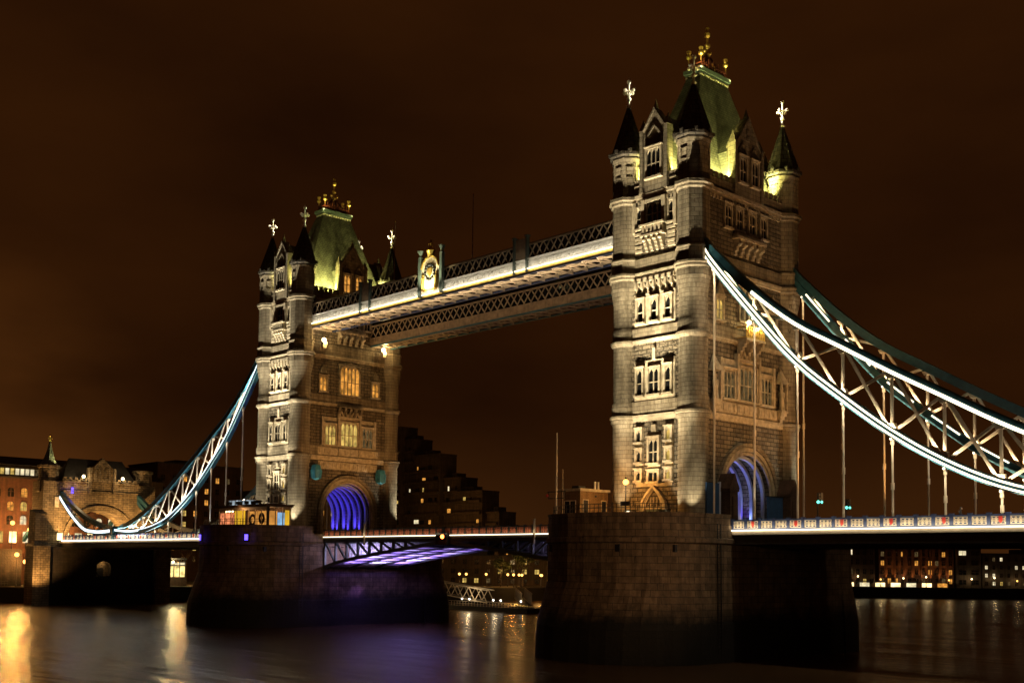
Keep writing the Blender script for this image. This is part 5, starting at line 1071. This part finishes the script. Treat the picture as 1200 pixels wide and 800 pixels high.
b4 = building('far right dark flats with scattered small lit windows', along(50), R(46.2), 46, 14, 12.2, 'concrete', 17, 4, 1.0, 2.9, .9, 1.3, .44, seed=77, panes=('wy', 'ww', 'wo', 'ww', 'wd'))
for i in range(12):
    p_ = along(-12+i*8.2); street_lamp((p_[0]+1.4, p_[1]-1.6, 4.0), 2.6+.5*(i % 3), 320, 'small lamp on the far right quay wall', group='lamps along the far right quay', r=.22, bulb='bulbw' if i % 3 else 'bulb', c=(1, .7, .34))
k = MB(); k.box(18, 28, 2, 9, 12.6, 14.4); k.build('penthouse', 'concrete', b4); k = MB(); k.box(18.6, 27.4, 1.9, 2.0, 13.0, 14.0); k.build('window', 'wd', b4)

# ------------------------------------------------------------------ jetty and gangways in the middle distance
def gangway(label, P0, P1, wid, h):
    t = thing('gangway', label, 'gangway'); m = MB(); P0, P1 = Vector(P0), Vector(P1); n = 9; d = P1-P0; sd = Vector((-d.y, d.x, 0)).normalized()*wid/2; up = Vector((0, 0, h))
    for s_ in (-1, 1):
        o = sd*s_; m.bar(P0+o, P1+o, .2, .25); m.bar(P0+o+up, P1+o+up, .2, .22)
        for i in range(n+1):
            a = P0+d*(i/n)+o
            if i < n: b_ = P0+d*((i+.5)/n)+o+up; c = P0+d*((i+1)/n)+o; m.bar(a, b_, .16, .16); m.bar(b_, c, .16, .16)
    m.build('truss', 'cream', t); m = MB(); m.bar(P0+Vector((0,0,.05)), P1+Vector((0,0,.05)), wid-.3, .1); m.build('walkway_plate', 'iron', t); return t
gangway('long pale lattice gangway sloping down to the floating jetty', (-142, 60, 5.5), (-104.6, 60, 1.75), 2.2, 2.8)
gangway('short pale gangway seen end-on at the right of the jetty', (-118, 82, 2.2), (-96.5, 63.5, 1.35), 2.2, 2.6)
t = thing('floating_jetty', 'long low dark floating jetty with a railing below the gangways', 'jetty', (0, 0, 0)); k = MB(); k.box(-130, -90, 57.2, 64.5, -.3, .95); k.build('pontoon', 'iron', t)
k = MB()
for i in range(41): k.tube((-130+i, 57.3, .95), (-130+i, 57.3, 2.0), .05, .05, 6)
k.build('upright', 'cream', t); k = MB(); k.tube((-130, 57.3, 2.0), (-90, 57.3, 2.0), .05, .05, 6); k.tube((-130, 57.3, 1.5), (-90, 57.3, 1.5), .04, .04, 6); k.build('rail', 'cream', t)
for x in (-111.5, -109.0, -101.0, -98.6, -92.2): k = MB(); k.tube((x, 57.6, .95), (x, 57.6, 2.35), .05, .05, 6); po = k.build('light_post', 'iron', t); k = MB(); k.ball((x, 57.5, 2.5), .2, 8); k.build('lamp_globe', emit('jetty_bulb', (1, .9, .75), 6), po)
lamp('POINT', (-109, 57, 4.2), 260, (1, .75, .42), size=.2, name='jetty_light'); lamp('POINT', (-100, 57, 4.2), 200, (1, .75, .42), size=.2, name='jetty_light')
for i, (x, y, p) in enumerate(((-166, 104, 900), (-163, 104, 1800), (-161, 110, 1500), (-150.5, 111, 3600), (-147.2, 110, 2600), (-145, 109, 2200), (-140.5, 112, 3200), (-139.2, 111, 3200), (-136, 116, 1600), (-155, 113, 900))):
    street_lamp((x, y, 4.0), 3.4, p, 'short glowing orange lamp on the far bank under the middle span', group='orange quay lamps under the middle span', r=.3)
for i, (x, y, z, h, p, lb) in enumerate(((-188, -15.4, 12.6, 6.0, 24000, 'tall orange street lamp in front of the brick warehouse'), (-188, -11.4, 12.6, 4.6, 22000, 'shorter orange street lamp close to the gatehouse foot'), (-184, -15.6, 4.0, 7.2, 9000, 'orange quay lamp low at the left edge, higher one of two'), (-184.2, -13.6, 4.0, 5.6, 8000, 'orange quay lamp low at the left edge, lower one of two'))):
    street_lamp((x, y, z), h, p, lb, r=.44)
for i, (x, y, z, lb) in enumerate(((-188.5, -20.5, 12.6, 'orange street lamp on the terrace at the left picture edge'), (-186, 25.5, 4.0, 'orange street lamp beside the cafe under the left deck'), (-184, 31, 4.0, 'orange street lamp behind the left corner of the farther pier'), (-205, 58, 4.0, 'tall orange street lamp glowing behind the left chains'), (-214, 92, 4.0, 'orange street lamp in front of the low dark block'), (-222, 128, 4.0, 'added orange lamp lighting the foot of the stepped apartments, left one'), (-206, 132, 4.0, 'added orange lamp lighting the foot of the stepped apartments, right one'))):  # the two lamps by the stepped apartments are added to light their front
    street_lamp((x, y, z), 5.5 if i < 3 else 9.5, 7000 if i < 3 else 9000, lb, r=.42)
k = MB(); k.box(-200, -186.5, -46, -13.5, 4.0, 12.6); tag(k.build('raised_terrace', 'quay'), kind='structure')
railing('handrail', 'long dark handrail along the quay left of the gatehouse', [(-207, -110), (-187.6, -33), (-184.6, -17.2)], 4.0, 1.2, n=24)
t = thing('riverside_cafe', 'glass-fronted cafe glowing warm under the left deck', 'cafe', (-186, 12.6, 4.0)); k = MB(); k.box(0, 5, 0, 13, 6.6, 7.0); k.build('roof', 'darkroof', t); k = MB(); k.box(0, .3, 0, 13, 0, 6.6); k.box(0, 5, 0, .3, 0, 6.6); k.box(0, 5, 0.3, 13, 0, 2.2); k.build('wall', 'brownbrick', t)
k = MB(); k.box(4.3, 4.4, .4, 12.8, 2.3, 5.0); k.build('glass_front', emit('cafe_glow', (1, .72, .25), 1.3, .75, .9, False), t); k = MB()
for i in range(9): k.box(4.4, 4.6, .3+i*1.55, .45+i*1.55, 2.2, 6.6)
k.build('frame', 'iron', t); k = MB(); k.box(4.4, 4.5, 5, 12.6, 5.3, 5.9); k.build('sign_band', 'ww', t)
for y in (2.9, 8.9): k = MB(); k.ball((5.5, y, 6.0), .36, 8); k.build('lamp_globe', 'bulbw', t); lamp('POINT', (6.3, y, 6.0), 1500, (1, .78, .36), t, size=.4)
def tree(label, loc, h, r, leafy, seed, group=None):
    rnd = random.Random(seed); t = thing('bank_tree', label, 'tree', loc, group=group); k = MB(); tips = []
    def br(p, d, l, rad, dep):
        q = p+d*l; k.tube(p, q, rad, rad*.65, 6)
        if dep == 0: tips.append(q); return
        for _ in range(3 if dep > 1 else 4):
            nd = (d+Vector((rnd.uniform(-.8, .8), rnd.uniform(-.8, .8), rnd.uniform(-.1, .6)))).normalized(); br(q, nd, l*rnd.uniform(.55, .8), rad*.6, dep-1)
        tips.append(q)
    br(Vector((0, 0, 0)), Vector((0, 0, 1)), h*.34, h*.025, 4); k.build('trunk', 'bark', t)
    if leafy:
        c = MB()
        for q in tips:
            for _ in range(7):
                p = q+Vector((rnd.gauss(0, .5), rnd.gauss(0, .5), rnd.gauss(0, .4)))*r*.28; a = Vector((rnd.uniform(-1, 1), rnd.uniform(-1, 1), rnd.uniform(-1, 1))).normalized(); b_ = a.orthogonal().normalized(); s_ = rnd.uniform(.16, .34)
                c.add([tuple(p-a*s_-b_*s_*.5), tuple(p+a*s_-b_*s_*.5), tuple(p+a*s_*.7+b_*s_*.6), tuple(p-a*s_*.7+b_*s_*.6)], [(0, 1, 2, 3)])
        c.build('crown', 'leaf', t)
    return t
for i, (x, y, h) in enumerate(((-158, 113, 8.5), (-154, 118, 10), (-146, 125, 9), (-137, 124, 9.5), (-131, 121, 8))):
    tree('dark leafy tree behind the orange quay lamps', (x, y, 4), h, 3.2, True, 40+i, 'trees behind the quay lamps')
tree('bare winter tree lit orange right of the gatehouse', (-192, 24, 4), 21, 4, False, 3); tree('bare tree standing behind the left chains near the kiosk', (-205, 38, 4), 18, 4, False, 8)
lamp('POINT', (-186, 27, 12), 1500, (1, .5, .15), size=.4, name='bank_street_light')
